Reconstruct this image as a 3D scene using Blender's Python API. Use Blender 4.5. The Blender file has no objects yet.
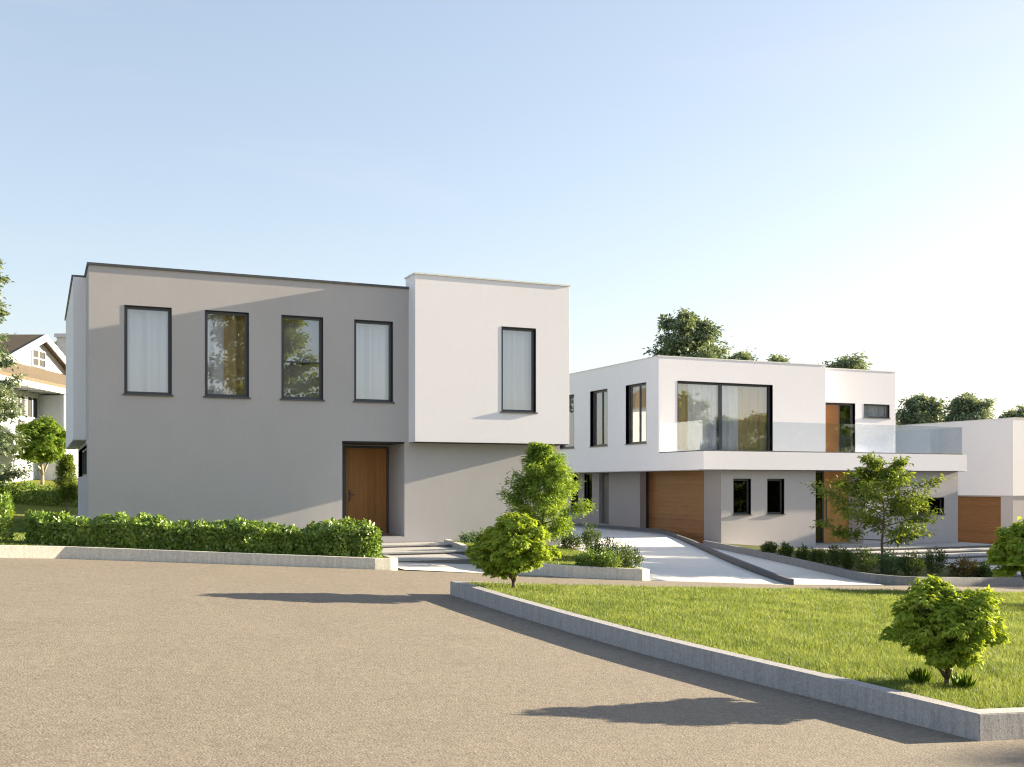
import bpy, bmesh, math, random
import numpy as np
from mathutils import Vector, Matrix

random.seed(7)
RNG = np.random.default_rng(11)
C = bpy.context.scene.collection
# ------------------------------------------------------------------ frame
# World axes follow the buildings: x runs along the facades, y runs into the plots.
TH = math.atan2(.4035, .915)
CT, ST = math.cos(TH), math.sin(TH)
EYE = 1.9
SLOPE = .06
SUN_AZ = math.radians(-3.2)     # direction to the sun, measured from +x
SUN_EL = math.radians(13.4)

def cam_xy(x, y):
    return CT * x - ST * y, ST * x + CT * y
def wxy(xc, yc):
    return CT * xc + ST * yc, -ST * xc + CT * yc
def sstep(a, b, t):
    t = min(1, max(0, (t - a) / (b - a)))
    return t * t * (3 - 2 * t)
def tz(x, y):
    """height of the hillside: it falls from the left to the right"""
    xc, yc = cam_xy(x, y)
    cl = max(-45, min(48, xc))
    z = -SLOPE * cl
    z += .048 * max(0, min(yc, 75) - 34) * sstep(8, 13, -xc)
    return z

# ------------------------------------------------------------------ helpers
def tag(o, label=None, cat=None, group=None, kind=None):
    if label: o['label'] = label
    if cat: o['category'] = cat
    if group: o['group'] = group
    if kind: o['kind'] = kind
    return o
def empty(name, loc, label, cat, group=None, rz=0):
    o = bpy.data.objects.new(name, None)
    C.objects.link(o)
    o.location = loc
    o.rotation_euler = (0, 0, rz)
    return tag(o, label, cat, group)

class MB:
    """collects shapes in world coordinates and links them as one mesh object"""
    def __init__(self):
        self.v = []; self.f = []
    def add(self, vs, fs):
        b = len(self.v)
        self.v += [tuple(p) for p in vs]
        self.f += [tuple(b + i for i in f) for f in fs]
        return self
    def box(self, x0, x1, y0, y1, z0, z1):
        vs = [(x, y, z) for z in (z0, z1) for y in (y0, y1) for x in (x0, x1)]
        return self.add(vs, [(0, 2, 3, 1), (4, 5, 7, 6), (0, 1, 5, 4), (2, 6, 7, 3), (0, 4, 6, 2), (1, 3, 7, 5)])
    def prism(self, pts, z0, z1):
        """pts in plan (counter-clockwise); z0, z1 numbers or functions of (x, y)"""
        n = len(pts)
        g = lambda z, p: z(*p) if callable(z) else z
        vs = [(p[0], p[1], g(z0, p)) for p in pts] + [(p[0], p[1], g(z1, p)) for p in pts]
        fs = [tuple(range(n - 1, -1, -1)), tuple(range(n, 2 * n))]
        fs += [(i, (i + 1) % n, n + (i + 1) % n, n + i) for i in range(n)]
        return self.add(vs, fs)
    def tube(self, pts, rad, n=6, cap=True):
        pts = [Vector(p) for p in pts]
        rings = []
        for i, p in enumerate(pts):
            d = (pts[min(i + 1, len(pts) - 1)] - pts[max(i - 1, 0)]).normalized()
            u = d.orthogonal().normalized() if i == 0 else (u - d * u.dot(d)).normalized()
            w = d.cross(u)
            r = rad[i] if hasattr(rad, '__len__') else rad
            rings.append([p + (u * math.cos(2 * math.pi * k / n) + w * math.sin(2 * math.pi * k / n)) * r for k in range(n)])
        vs = [q for r in rings for q in r]
        fs = [(i * n + k, i * n + (k + 1) % n, (i + 1) * n + (k + 1) % n, (i + 1) * n + k) for i in range(len(pts) - 1) for k in range(n)]
        if cap:
            fs += [tuple(range(n - 1, -1, -1)), tuple((len(pts) - 1) * n + k for k in range(n))]
        return self.add(vs, fs)
    def build(self, name, mat, parent=None, smooth=False, bevel=0, recalc=True):
        me = bpy.data.meshes.new(name)
        off = Vector((0, 0, 0))
        if parent is not None:
            off = world_of(parent)
        rz = -total_rz(parent)
        R = Matrix.Rotation(rz, 3, 'Z')
        me.from_pydata([R @ (Vector(p) - off) for p in self.v], [], self.f)
        if recalc or bevel:
            bm = bmesh.new(); bm.from_mesh(me)
            bmesh.ops.remove_doubles(bm, verts=bm.verts, dist=1e-5)
            bmesh.ops.recalc_face_normals(bm, faces=bm.faces)
            if bevel:
                es = [e for e in bm.edges if len(e.link_faces) == 2 and e.calc_face_angle(0) > .6]
                bmesh.ops.bevel(bm, geom=es, offset=bevel, segments=2, affect='EDGES', clamp_overlap=True)
            bm.to_mesh(me); bm.free()
        if smooth:
            me.shade_smooth()
        me.materials.append(mat)
        o = bpy.data.objects.new(name, me)
        C.objects.link(o)
        if parent is not None: o.parent = parent
        return o
def world_of(o):
    p = Vector((0, 0, 0))
    while o is not None:
        p = p + Vector(o.location); o = o.parent
    return p
def total_rz(o):
    r = 0
    while o is not None:
        r += o.rotation_euler.z; o = o.parent
    return r

def arrays_object(name, V, F, mat, parent=None, smooth=False, loc=None):
    """V (n,3); F list of int arrays (m,3) or (m,4). V is local to the parent (or to loc)."""
    me = bpy.data.meshes.new(name)
    me.vertices.add(len(V))
    me.vertices.foreach_set('co', np.asarray(V, dtype=np.float32).ravel())
    loops = np.concatenate([f.ravel() for f in F]).astype(np.int32)
    sizes = np.concatenate([np.full(len(f), f.shape[1]) for f in F]).astype(np.int32)
    starts = np.concatenate([[0], np.cumsum(sizes)[:-1]]).astype(np.int32)
    me.loops.add(len(loops)); me.loops.foreach_set('vertex_index', loops)
    me.polygons.add(len(sizes)); me.polygons.foreach_set('loop_start', starts)
    me.polygons.foreach_set('loop_total', sizes)
    me.update(calc_edges=True)
    if smooth: me.shade_smooth()
    me.materials.append(mat)
    o = bpy.data.objects.new(name, me)
    C.objects.link(o)
    if parent is not None: o.parent = parent
    elif loc is not None: o.location = loc
    return o

# ------------------------------------------------------------------ materials
class NT:
    def __init__(self, name):
        self.m = bpy.data.materials.new(name); self.m.use_nodes = True
        self.t = self.m.node_tree; self.t.nodes.clear()
        self.out = self.n('ShaderNodeOutputMaterial')
    def n(self, typ, **kw):
        nd = self.t.nodes.new(typ)
        for k, v in kw.items():
            if k in nd.inputs: nd.inputs[k].default_value = v
            else: setattr(nd, k, v)
        return nd
    def l(self, a, b): self.t.links.new(a, b)
    def coords(self, scale=(1, 1, 1), kind='Object', rot=(0, 0, 0)):
        tc = self.n('ShaderNodeTexCoord'); mp = self.n('ShaderNodeMapping')
        mp.inputs['Scale'].default_value = scale; mp.inputs['Rotation'].default_value = rot
        self.l(tc.outputs[kind], mp.inputs['Vector']); return mp.outputs['Vector']
    def noise(self, vec, scale, detail=4, rough=.55, dist=0):
        nd = self.n('ShaderNodeTexNoise', Scale=scale, Detail=detail, Roughness=rough, Distortion=dist)
        if vec is not None: self.l(vec, nd.inputs['Vector'])
        return nd.outputs['Fac']
    def ramp(self, fac, stops):
        r = self.n('ShaderNodeValToRGB'); e = r.color_ramp.elements
        while len(e) < len(stops): e.new(.5)
        for i, (p, c) in enumerate(stops):
            e[i].position = p; e[i].color = (*c, 1) if len(c) == 3 else c
        self.l(fac, r.inputs['Fac']); return r.outputs['Color']
    def mix(self, fac, a, b, mode='MIX'):
        m = self.n('ShaderNodeMix', data_type='RGBA', blend_type=mode)
        for s, v in ((m.inputs[0], fac), (m.inputs[6], a), (m.inputs[7], b)):
            if hasattr(v, 'is_linked') or hasattr(v, 'links'): self.l(v, s)
            elif isinstance(v, (int, float)): s.default_value = v
            else: s.default_value = (*v, 1)
        return m.outputs[2]
    def bump(self, h, strength=.3, dist=.01, prev=None):
        b = self.n('ShaderNodeBump', Strength=strength, Distance=dist)
        self.l(h, b.inputs['Height'])
        if prev is not None: self.l(prev, b.inputs['Normal'])
        return b.outputs['Normal']
    def principled(self, col, rough=.8, normal=None, spec=.5, metal=0):
        p = self.n('ShaderNodeBsdfPrincipled')
        if isinstance(col, tuple): p.inputs['Base Color'].default_value = (*col, 1)
        else: self.l(col, p.inputs['Base Color'])
        if isinstance(rough, (int, float)): p.inputs['Roughness'].default_value = rough
        else: self.l(rough, p.inputs['Roughness'])
        p.inputs['Specular IOR Level'].default_value = spec
        p.inputs['Metallic'].default_value = metal
        if normal is not None: self.l(normal, p.inputs['Normal'])
        self.l(p.outputs[0], self.out.inputs['Surface']); return p

def scl(c, k): return tuple(x * k for x in c)

def m_stucco(name, col, var=.06, streaks=.07):
    t = NT(name); v = t.coords()
    big = t.noise(v, .55, 5, .6); fine = t.noise(v, 130, 2, .6); mid = t.noise(v, 9, 4, .6)
    c = t.ramp(big, [(.3, scl(col, 1 - var)), (.7, scl(col, 1 + var * .5))])
    c = t.mix(.12, c, t.ramp(mid, [(.35, scl(col, .9)), (.65, scl(col, 1.06))]))
    vs = t.coords((7, 7, .5)); st = t.noise(vs, 1.2, 5, .65)     # faint rain streaks
    c = t.mix(streaks, c, t.ramp(st, [(.42, scl(col, .82)), (.6, col)]))
    nm = t.bump(fine, .2, .002)
    t.principled(c, .92, nm, .25); return t.m

def m_concrete(name, col, streak=True, warm=1):
    t = NT(name); v = t.coords()
    a = t.noise(v, 2.3, 6, .65); f = t.noise(v, 60, 3, .7); g = t.noise(v, 14, 5, .7)
    c = t.ramp(a, [(.3, scl(col, .78)), (.7, scl(col, 1.1))])
    c = t.mix(.6, c, t.ramp(g, [(.32, scl(col, .62)), (.66, scl(col, 1.18))]))
    f2 = t.noise(v, 30, 5, .75)
    c = t.mix(.55, c, t.ramp(f2, [(.36, scl(col, .55)), (.62, scl(col, 1.28))]))
    c = t.mix(.3, c, t.ramp(f, [(.35, scl(col, .6)), (.6, scl(col, 1.2))]))
    if streak:
        st = t.noise(t.coords((9, 9, .9)), 2, 4, .7)
        c = t.mix(.3, c, t.ramp(st, [(.38, scl(col, .55)), (.58, scl(col, 1.08))]))
    vo = t.n('ShaderNodeTexVoronoi', Scale=16.0); t.l(v, vo.inputs['Vector'])
    pits = t.ramp(vo.outputs['Distance'], [(.05, scl(col, .45)), (.11, (1, 1, 1))])
    c = t.mix(.5, c, pits, 'MULTIPLY')
    nm = t.bump(f, .35, .006); nm = t.bump(g, .3, .01, nm)
    t.principled(c, .9, nm, .3); return t.m

def m_road():
    t = NT('tan_aggregate_asphalt'); v = t.coords()
    vo = t.n('ShaderNodeTexVoronoi', Scale=48.0); t.l(v, vo.inputs['Vector'])
    vo2 = t.n('ShaderNodeTexVoronoi', Scale=120.0); t.l(v, vo2.inputs['Vector'])
    big = t.noise(v, .22, 5, .6); mid = t.noise(v, 2.5, 5, .65); sp = t.noise(v, 55, 3, .7)
    c = t.ramp(big, [(.3, (0.177, 0.150, 0.117)), (.7, (0.223, 0.189, 0.149))])
    c = t.mix(.25, c, t.ramp(mid, [(.3, (0.167, 0.141, 0.113)), (.7, (0.240, 0.203, 0.160))]))
    g = t.n('ShaderNodeSeparateColor'); t.l(vo.outputs['Color'], g.inputs[0])
    g2 = t.n('ShaderNodeSeparateColor'); t.l(vo2.outputs['Color'], g2.inputs[0])
    c = t.mix(.42, c, t.ramp(g.outputs[0], [(.0, (0.112, 0.093, 0.074)), (.5, (0.206, 0.175, 0.140)), (1, (0.307, 0.268, 0.220))]))
    c = t.mix(.35, c, t.ramp(g2.outputs[0], [(.0, (0.095, 0.079, 0.065)), (.5, (0.206, 0.175, 0.140)), (1, (0.346, 0.305, 0.256))]))
    gm = t.noise(v, 13, 7, .78); gl = t.noise(v, 1.1, 6, .7)
    c = t.mix(.55, c, t.mix(1.0, c, t.ramp(gm, [(.36, (.62, .60, .58)), (.5, (1, 1, 1)), (.66, (1.42, 1.42, 1.42))]), 'MULTIPLY'))
    c = t.mix(.5, c, t.mix(1.0, c, t.ramp(gl, [(.35, (.86, .86, .86)), (.65, (1.12, 1.11, 1.10))]), 'MULTIPLY'))
    c = t.mix(.25, c, t.ramp(sp, [(.35, (0.112, 0.093, 0.074)), (.65, (0.279, 0.237, 0.190))]))
    inv = t.n('ShaderNodeMath', operation='SUBTRACT'); inv.inputs[0].default_value = 1
    t.l(vo.outputs['Distance'], inv.inputs[1])
    nm = t.bump(inv.outputs[0], .3, .008); nm = t.bump(gm, .35, .012, nm); nm = t.bump(sp, .3, .008, nm)
    t.principled(c, .88, nm, .3); return t.m

def m_driveway():
    t = NT('pale_driveway_concrete'); v = t.coords()
    a = t.noise(v, .8, 6, .65); g = t.noise(v, 6, 6, .7); f = t.noise(v, 70, 3, .7)
    c = t.ramp(a, [(.3, (.56, .555, .54)), (.7, (.67, .66, .645))])
    c = t.mix(.35, c, t.ramp(g, [(.33, (.48, .475, .465)), (.65, (.70, .69, .675))]))
    c = t.mix(.2, c, t.ramp(f, [(.35, (.5, .5, .5)), (.6, (.74, .73, .71))]))
    nm = t.bump(f, .3, .004)
    t.principled(c, .85, nm, .3); return t.m

def m_wood(name, axis, col1, col2, plank=0.0):
    """axis: 0/1/2 = the direction the grain runs in"""
    t = NT(name)
    s = [22, 22, 22]; s[axis] = .9
    v = t.coords(tuple(s)); n1 = t.noise(v, 1.1, 6, .62, .6)
    s2 = [90, 90, 90]; s2[axis] = 2.2
    n2 = t.noise(t.coords(tuple(s2)), 1, 3, .6)
    c = t.ramp(n1, [(.28, col1), (.72, col2)])
    c = t.mix(.3, c, t.ramp(n2, [(.35, scl(col1, .75)), (.65, scl(col2, 1.1))]))
    nm = t.bump(n2, .15, .002)
    if plank:
        sep = t.n('ShaderNodeSeparateXYZ'); t.l(t.coords(), sep.inputs[0])
        a = sep.outputs[2] if axis != 2 else sep.outputs[0]
        d = t.n('ShaderNodeMath', operation='DIVIDE'); t.l(a, d.inputs[0]); d.inputs[1].default_value = plank
        fl = t.n('ShaderNodeMath', operation='FLOOR'); t.l(d.outputs[0], fl.inputs[0])
        wn = t.n('ShaderNodeTexWhiteNoise', noise_dimensions='1D'); t.l(fl.outputs[0], wn.inputs['W'])
        c = t.mix(.22, c, t.ramp(wn.outputs['Value'], [(0, scl(col1, .8)), (1, scl(col2, 1.1))]))
    t.principled(c, .45, nm, .4); return t.m

def m_plain(name, col, rough=.5, metal=0, spec=.5):
    t = NT(name); v = t.coords()
    n = t.noise(v, 8, 4, .6)
    c = t.ramp(n, [(.3, scl(col, .92)), (.7, scl(col, 1.06))])
    t.principled(c, rough, None, spec, metal); return t.m

def m_glass(name, base=.12, tint=(.93, .95, .96), wav=0):
    t = NT(name)
    tr = t.n('ShaderNodeBsdfTransparent'); tr.inputs[0].default_value = (*tint, 1)
    gl = t.n('ShaderNodeBsdfGlossy'); gl.inputs['Roughness'].default_value = .0
    gl.inputs['Color'].default_value = (.95, .97, 1, 1)
    if wav:
        nm = t.bump(t.noise(t.coords(), .9, 2, .5), wav, .02); t.l(nm, gl.inputs['Normal'])
    # Schlick's curve, the same for both sides of the pane
    geo = t.n('ShaderNodeNewGeometry'); dt = t.n('ShaderNodeVectorMath', operation='DOT_PRODUCT')
    t.l(geo.outputs['Incoming'], dt.inputs[0]); t.l(geo.outputs['Normal'], dt.inputs[1])
    ab = t.n('ShaderNodeMath', operation='ABSOLUTE'); t.l(dt.outputs['Value'], ab.inputs[0])
    om = t.n('ShaderNodeMath', operation='SUBTRACT'); om.inputs[0].default_value = 1; t.l(ab.outputs[0], om.inputs[1])
    pw = t.n('ShaderNodeMath', operation='POWER'); t.l(om.outputs[0], pw.inputs[0]); pw.inputs[1].default_value = 5
    ad = t.n('ShaderNodeMath', operation='MULTIPLY_ADD'); t.l(pw.outputs[0], ad.inputs[0]); ad.inputs[1].default_value = 1 - base; ad.inputs[2].default_value = base
    ad.use_clamp = True
    mx = t.n('ShaderNodeMixShader'); t.l(ad.outputs[0], mx.inputs[0]); t.l(tr.outputs[0], mx.inputs[1]); t.l(gl.outputs[0], mx.inputs[2])
    t.l(mx.outputs[0], t.out.inputs['Surface']); return t.m

def m_cloth(name, col):
    t = NT(name)
    d = t.n('ShaderNodeBsdfDiffuse'); d.inputs[0].default_value = (*col, 1)
    tr = t.n('ShaderNodeBsdfTranslucent'); tr.inputs[0].default_value = (*col, 1)
    mx = t.n('ShaderNodeMixShader'); mx.inputs[0].default_value = .18
    t.l(d.outputs[0], mx.inputs[1]); t.l(tr.outputs[0], mx.inputs[2])
    t.l(mx.outputs[0], t.out.inputs['Surface']); return t.m

def m_leaf(name, c0, c1, c2, trans=.35, rough=.45, spec=.25):
    t = NT(name)
    geo = t.n('ShaderNodeNewGeometry')
    c = t.ramp(geo.outputs['Random Per Island'], [(0, c0), (.55, c1), (1, c2)])
    big = t.noise(t.coords(), 1.7, 3, .5)
    c = t.mix(.35, c, t.ramp(big, [(.35, c0), (.65, c2)]))
    p = t.n('ShaderNodeBsdfPrincipled', Roughness=rough); p.inputs['Specular IOR Level'].default_value = spec
    t.l(c, p.inputs['Base Color'])
    tr = t.n('ShaderNodeBsdfTranslucent')
    t.l(t.mix(1.0, c, (1.25, 1.15, .55), 'MULTIPLY'), tr.inputs[0])
    mx = t.n('ShaderNodeMixShader'); mx.inputs[0].default_value = trans
    t.l(p.outputs[0], mx.inputs[1]); t.l(tr.outputs[0], mx.inputs[2])
    t.l(mx.outputs[0], t.out.inputs['Surface']); return t.m

def m_ground(name, cols, scale=1.2, bump=.6):
    t = NT(name); v = t.coords()
    a = t.noise(v, scale, 6, .65); b = t.noise(v, 28, 4, .7)
    c = t.ramp(a, [(.3, cols[0]), (.7, cols[1])])
    c = t.mix(.5, c, t.ramp(b, [(.35, cols[0]), (.65, cols[2])]))
    t.principled(c, .95, t.bump(b, bump, .04), .15); return t.m

def m_bark(name, col):
    t = NT(name); v = t.coords((14, 14, 3)); a = t.noise(v, 1.5, 5, .7)
    c = t.ramp(a, [(.3, scl(col, .55)), (.7, scl(col, 1.3))])
    t.principled(c, .95, t.bump(a, .6, .02), .2); return t.m

M = dict(
    grey=m_stucco('grey_stucco', (.50, .472, .483)),
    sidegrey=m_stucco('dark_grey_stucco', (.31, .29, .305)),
    bouncecut=m_stucco('bounce_cut_dark_stucco', (.15, .145, .15)),  # for unseen right-hand walls, darkened to cut the sunlight they bounce
    white=m_stucco('white_stucco', (.87, .84, .89), .02, .03),
    inner=m_plain('interior_paint', (.62, .60, .57), .9),
    innerfloor=m_plain('interior_floor', (.25, .19, .14), .6),
    roof=m_plain('flat_roof_gravel', (.32, .31, .30), .95),
    cap=m_plain('dark_cap_metal', (.09, .09, .10), .45, .3),
    whitecap=m_plain('white_cap_metal', (.74, .73, .72), .5),
    frame=m_plain('anthracite_window_metal', (.075, .078, .09), .45, .2),
    sill=m_plain('anthracite_sill_metal', (.10, .10, .115), .4, .4),
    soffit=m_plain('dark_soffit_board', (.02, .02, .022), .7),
    glass=m_glass('window_glass', .15, (.97, .97, .985), wav=.03),
    darkglass=m_glass('tinted_window_glass', .03, (.30, .31, .32)),
    rail=m_glass('balustrade_glass', .065, (.885, .925, .955)),
    sheer=m_cloth('white_sheer_cloth', (.90, .89, .89)),
    drape=m_cloth('beige_drape_cloth', (.66, .50, .27)),
    blind=m_cloth('grey_blind_cloth', (.42, .41, .36)),
    doorwood=m_wood('vertical_grain_door_wood', 2, (.24, .10, .026), (.46, .21, .06), .26),
    garagewood=m_wood('horizontal_plank_wood', 1, (.17, .07, .022), (.30, .135, .045), .1794),
    entrywood=m_wood('honey_door_wood', 2, (.40, .19, .055), (.60, .31, .10), .3),
    concrete=m_concrete('grey_kerb_concrete', (.385, .37, .37)),
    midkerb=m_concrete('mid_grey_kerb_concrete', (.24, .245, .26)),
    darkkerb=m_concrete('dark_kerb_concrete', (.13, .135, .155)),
    kerbpale=m_concrete('pale_kerb_concrete', (.60, .58, .53)),
    stepstone=m_concrete('step_concrete', (.42, .405, .385), False),
    treadstone=m_concrete('tread_concrete', (.43, .42, .41), False),
    risershade=m_concrete('riser_shade_concrete', (.20, .197, .20), False),  # darker than the treads: the risers' shade is put into the colour
    road=m_road(), drive=m_driveway(),
    paving=m_concrete('paving_concrete', (.64, .61, .56), False),
    grassground=m_ground('hillside_grass', ((.10, .13, .02), (.20, .22, .035), (.27, .27, .05))),
    lawnsoil=m_ground('lawn_ground', ((.035, .055, .010), (.06, .085, .014), (.08, .11, .02)), 3),
    soil=m_ground('bed_soil', ((.06, .045, .03), (.10, .12, .025), (.12, .16, .03)), 4),
    blade=m_leaf('grass_blade', (0.074, 0.122, 0.028), (0.172, 0.245, 0.062), (0.325, 0.377, 0.152), .4, .5, .15),
    blade_dark=m_leaf('ornamental_grass_blade', (0.108, 0.216, 0.027), (0.180, 0.306, 0.036), (0.270, 0.396, 0.054), .3),
    maple=m_leaf('bright_maple_leaf', (0.203, 0.316, 0.034), (0.343, 0.460, 0.059), (0.530, 0.604, 0.101), .42),
    birch=m_leaf('fresh_green_leaf', (0.119, 0.221, 0.033), (0.208, 0.325, 0.050), (0.327, 0.429, 0.083), .4),
    olive=m_leaf('olive_green_leaf', (0.088, 0.149, 0.024), (0.156, 0.224, 0.036), (0.263, 0.320, 0.060), .4),
    dark=m_leaf('dark_broadleaf', (0.107, 0.167, 0.122), (0.190, 0.258, 0.169), (0.322, 0.363, 0.237), .25),
    hedge=m_leaf('glossy_hedge_leaf', (0.083, 0.158, 0.029), (0.152, 0.258, 0.045), (0.274, 0.373, 0.081), .25, .3, .45),
    shrub=m_leaf('shrub_leaf', (0.047, 0.087, 0.025), (0.076, 0.128, 0.034), (0.129, 0.186, 0.052), .28),
    blueshrub=m_leaf('blue_green_shrub_leaf', (0.070, 0.135, 0.077), (0.112, 0.203, 0.105), (0.168, 0.270, 0.140), .25),
    redshrub=m_leaf('red_tinged_shrub_leaf', (0.084, 0.072, 0.026), (0.140, 0.117, 0.039), (0.210, 0.169, 0.052), .3),
    bark=m_bark('grey_brown_bark', (.16, .12, .09)),
    palebark=m_bark('pale_bark', (.30, .26, .21)),
    clap=m_plain('white_clapboard_paint', (.50, .52, .58), .7),
    shingle=m_ground('brown_roof_shingle', ((.11, .085, .06), (.155, .125, .09), (.18, .145, .105)), 2.5, .3),
    chim=m_plain('pale_chimney_render', (.62, .62, .63), .9),
)

# ------------------------------------------------------------------ world, sun, camera
scene = bpy.context.scene
w = bpy.data.worlds.new('World'); scene.world = w; w.use_nodes = True
nt = w.node_tree; nt.nodes.clear()
sky = nt.nodes.new('ShaderNodeTexSky'); sky.sky_type = 'NISHITA'
sky.sun_disc = False; sky.sun_elevation = SUN_EL; sky.sun_rotation = math.pi / 2 - SUN_AZ
sky.air_density = 1.0; sky.dust_density = 1.2; sky.ozone_density = 1.6; sky.altitude = 0
bg = nt.nodes.new('ShaderNodeBackground'); bg.inputs[1].default_value = .104
ow = nt.nodes.new('ShaderNodeOutputWorld')
hs = nt.nodes.new('ShaderNodeGamma'); hs.inputs['Gamma'].default_value = .62   # a hazy, evenly bright sky
nt.links.new(sky.outputs[0], hs.inputs['Color']); tn = nt.nodes.new('ShaderNodeMix'); tn.data_type = 'RGBA'; tn.blend_type = 'MULTIPLY'; tn.inputs[0].default_value = 1; tn.inputs[7].default_value = (1.03, .982, .985, 1)
tc = nt.nodes.new('ShaderNodeTexCoord'); mpg = nt.nodes.new('ShaderNodeMapping'); mpg.inputs['Scale'].default_value = (1.3, 3.2, 9); mpg.inputs['Rotation'].default_value = (.25, .1, .5)
nz = nt.nodes.new('ShaderNodeTexNoise'); nz.inputs['Scale'].default_value = 1.1; nz.inputs['Detail'].default_value = 6; nz.inputs['Roughness'].default_value = .6; nz.inputs['Distortion'].default_value = .7
rmp = nt.nodes.new('ShaderNodeMapRange'); rmp.inputs[1].default_value = .48; rmp.inputs[2].default_value = .8; rmp.inputs[3].default_value = 0; rmp.inputs[4].default_value = .22
cl = nt.nodes.new('ShaderNodeMix'); cl.data_type = 'RGBA'; cl.inputs[7].default_value = (2.0, 2.05, 2.15, 1)
nt.links.new(tc.outputs['Generated'], mpg.inputs[0]); nt.links.new(mpg.outputs[0], nz.inputs[0]); nt.links.new(nz.outputs[0], rmp.inputs[0]); nt.links.new(rmp.outputs[0], cl.inputs[0])
nt.links.new(hs.outputs[0], cl.inputs[6]); nt.links.new(cl.outputs[2], tn.inputs[6]); nt.links.new(tn.outputs[2], bg.inputs[0]); nt.links.new(bg.outputs[0], ow.inputs[0])

sun = bpy.data.lights.new('sun', 'SUN'); sun.energy = 5.0; sun.angle = math.radians(.5); sun.color = (1, .85, .60)
so = bpy.data.objects.new('sun', sun); C.objects.link(so)
to_sun = Vector((math.cos(SUN_EL) * math.cos(SUN_AZ), math.cos(SUN_EL) * math.sin(SUN_AZ), math.sin(SUN_EL)))
so.rotation_euler = to_sun.to_track_quat('Z', 'Y').to_euler()
so.location = (60, 0, 40)

cam = bpy.data.cameras.new('camera'); co = bpy.data.objects.new('camera', cam); C.objects.link(co)
cam.sensor_width = 36; cam.lens = 1075 / 1024 * 36
cam.shift_y = (484 - 383.5) / 1024
cam.clip_start = .1; cam.clip_end = 3000
co.location = (0, 0, EYE); co.rotation_euler = (math.pi / 2, 0, -TH)
scene.camera = co
scene.view_settings.view_transform = 'Standard'; scene.view_settings.look = 'None'
scene.view_settings.exposure = 2.15; scene.view_settings.gamma = 1
scene.cycles.max_bounces = 8; scene.cycles.transparent_max_bounces = 16; scene.cycles.diffuse_bounces = 4
scene.cycles.use_denoising = True
scene.cycles.denoiser = 'OPENIMAGEDENOISE'; scene.cycles.denoising_input_passes = 'RGB_ALBEDO_NORMAL'; scene.cycles.denoising_prefilter = 'ACCURATE'
scene.cycles.filter_width = 1.15
scene.cycles.sample_clamp_indirect = 6

# ------------------------------------------------------------------ ground
def ground_sheet():
    xs = np.concatenate([np.linspace(-900, -80, 12), np.linspace(-70, 70, 71), np.linspace(80, 900, 12)])
    ys = np.concatenate([np.linspace(-600, -40, 10), np.linspace(-30, 110, 71), np.linspace(125, 1500, 14)])
    V = []; 
    for yc in ys:
        for xc in xs:
            x, y = wxy(xc, yc); V.append((x, y, tz(x, y) - .03))
    n = len(xs); F = [(j * n + i, j * n + i + 1, (j + 1) * n + i + 1, (j + 1) * n + i) for j in range(len(ys) - 1) for i in range(n - 1)]
    o = arrays_object('ground', np.array(V), [np.array(F)], M['grassground'])
    tag(o, 'grassy hillside the houses stand on', 'ground', kind='structure')
ground_sheet()
plane_z = lambda dz: (lambda x, y: -SLOPE * cam_xy(x, y)[0] + dz)

def sheet(name, pts, dz, mat, label, cat):
    mb = MB(); z = plane_z(dz)
    mb.add([(x, y, z(x, y)) for x, y in pts], [tuple(range(len(pts)))])
    return tag(mb.build(name, mat), label, cat, kind='structure')
sheet('road', [(-40, -40), (42, -40), (42, 20.9), (24, 20.9), (19.5, 20.1), (18.5, 19.92), (15.4, 19.62), (12.0, 19.93), (9.2, 20.6),
               (6.6, 20.95), (.46, 21.75), (-.7, 21.6), (-9, 20.7), (-40, 18)], .004, M['road'],
      'tan aggregate asphalt road in the foreground', 'road')

def offset_line(pts, d, closed=False):
    """offset to the left of the direction of travel"""
    n = len(pts); out = []
    for i, p in enumerate(pts):
        a = pts[i - 1] if (i > 0 or closed) else None
        b = pts[(i + 1) % n] if (i < n - 1 or closed) else None
        ns = []
        if a is not None:
            v = Vector((p[0] - a[0], p[1] - a[1])).normalized(); ns.append(Vector((-v.y, v.x)))
        if b is not None:
            v = Vector((b[0] - p[0], b[1] - p[1])).normalized(); ns.append(Vector((-v.y, v.x)))
        m = sum(ns, Vector((0, 0))).normalized()
        k = d / max(.35, m.dot(ns[0]))
        out.append((p[0] + m.x * k, p[1] + m.y * k))
    return out
def kerb(name, pts, width, zb, zt, mat, label, cat, closed=False, parent=None, bevel=.008):
    """pts = the outer line; the kerb lies to the left of it. zb, zt functions of (x, y)"""
    inn = offset_line(pts, width, closed); n = len(pts); mb = MB()
    vs = []
    for p, q in zip(pts, inn):
        vs += [(p[0], p[1], zb(*p)), (p[0], p[1], zt(*p)), (q[0], q[1], zt(*p)), (q[0], q[1], zb(*p))]
    fs = []
    for i in range(n if closed else n - 1):
        j = (i + 1) % n
        for k in range(4):
            fs.append((i * 4 + k, j * 4 + k, j * 4 + (k + 1) % 4, i * 4 + (k + 1) % 4))
    if not closed: fs += [(0, 1, 2, 3), tuple((n - 1) * 4 + k for k in (3, 2, 1, 0))]
    mb.add(vs, fs)
    o = mb.build(name, mat, parent, bevel=bevel)
    if label: tag(o, label, cat)
    return o, inn

def smooth_line(pts, it=2, closed=False):
    for _ in range(it):
        out = [] if closed else [pts[0]]
        rng = range(len(pts)) if closed else range(len(pts) - 1)
        for i in rng:
            a, b = pts[i], pts[(i + 1) % len(pts)]
            out += [(a[0] * .75 + b[0] * .25, a[1] * .75 + b[1] * .25), (a[0] * .25 + b[0] * .75, a[1] * .25 + b[1] * .75)]
        if not closed: out.append(pts[-1])
        pts = out
    return pts

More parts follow.
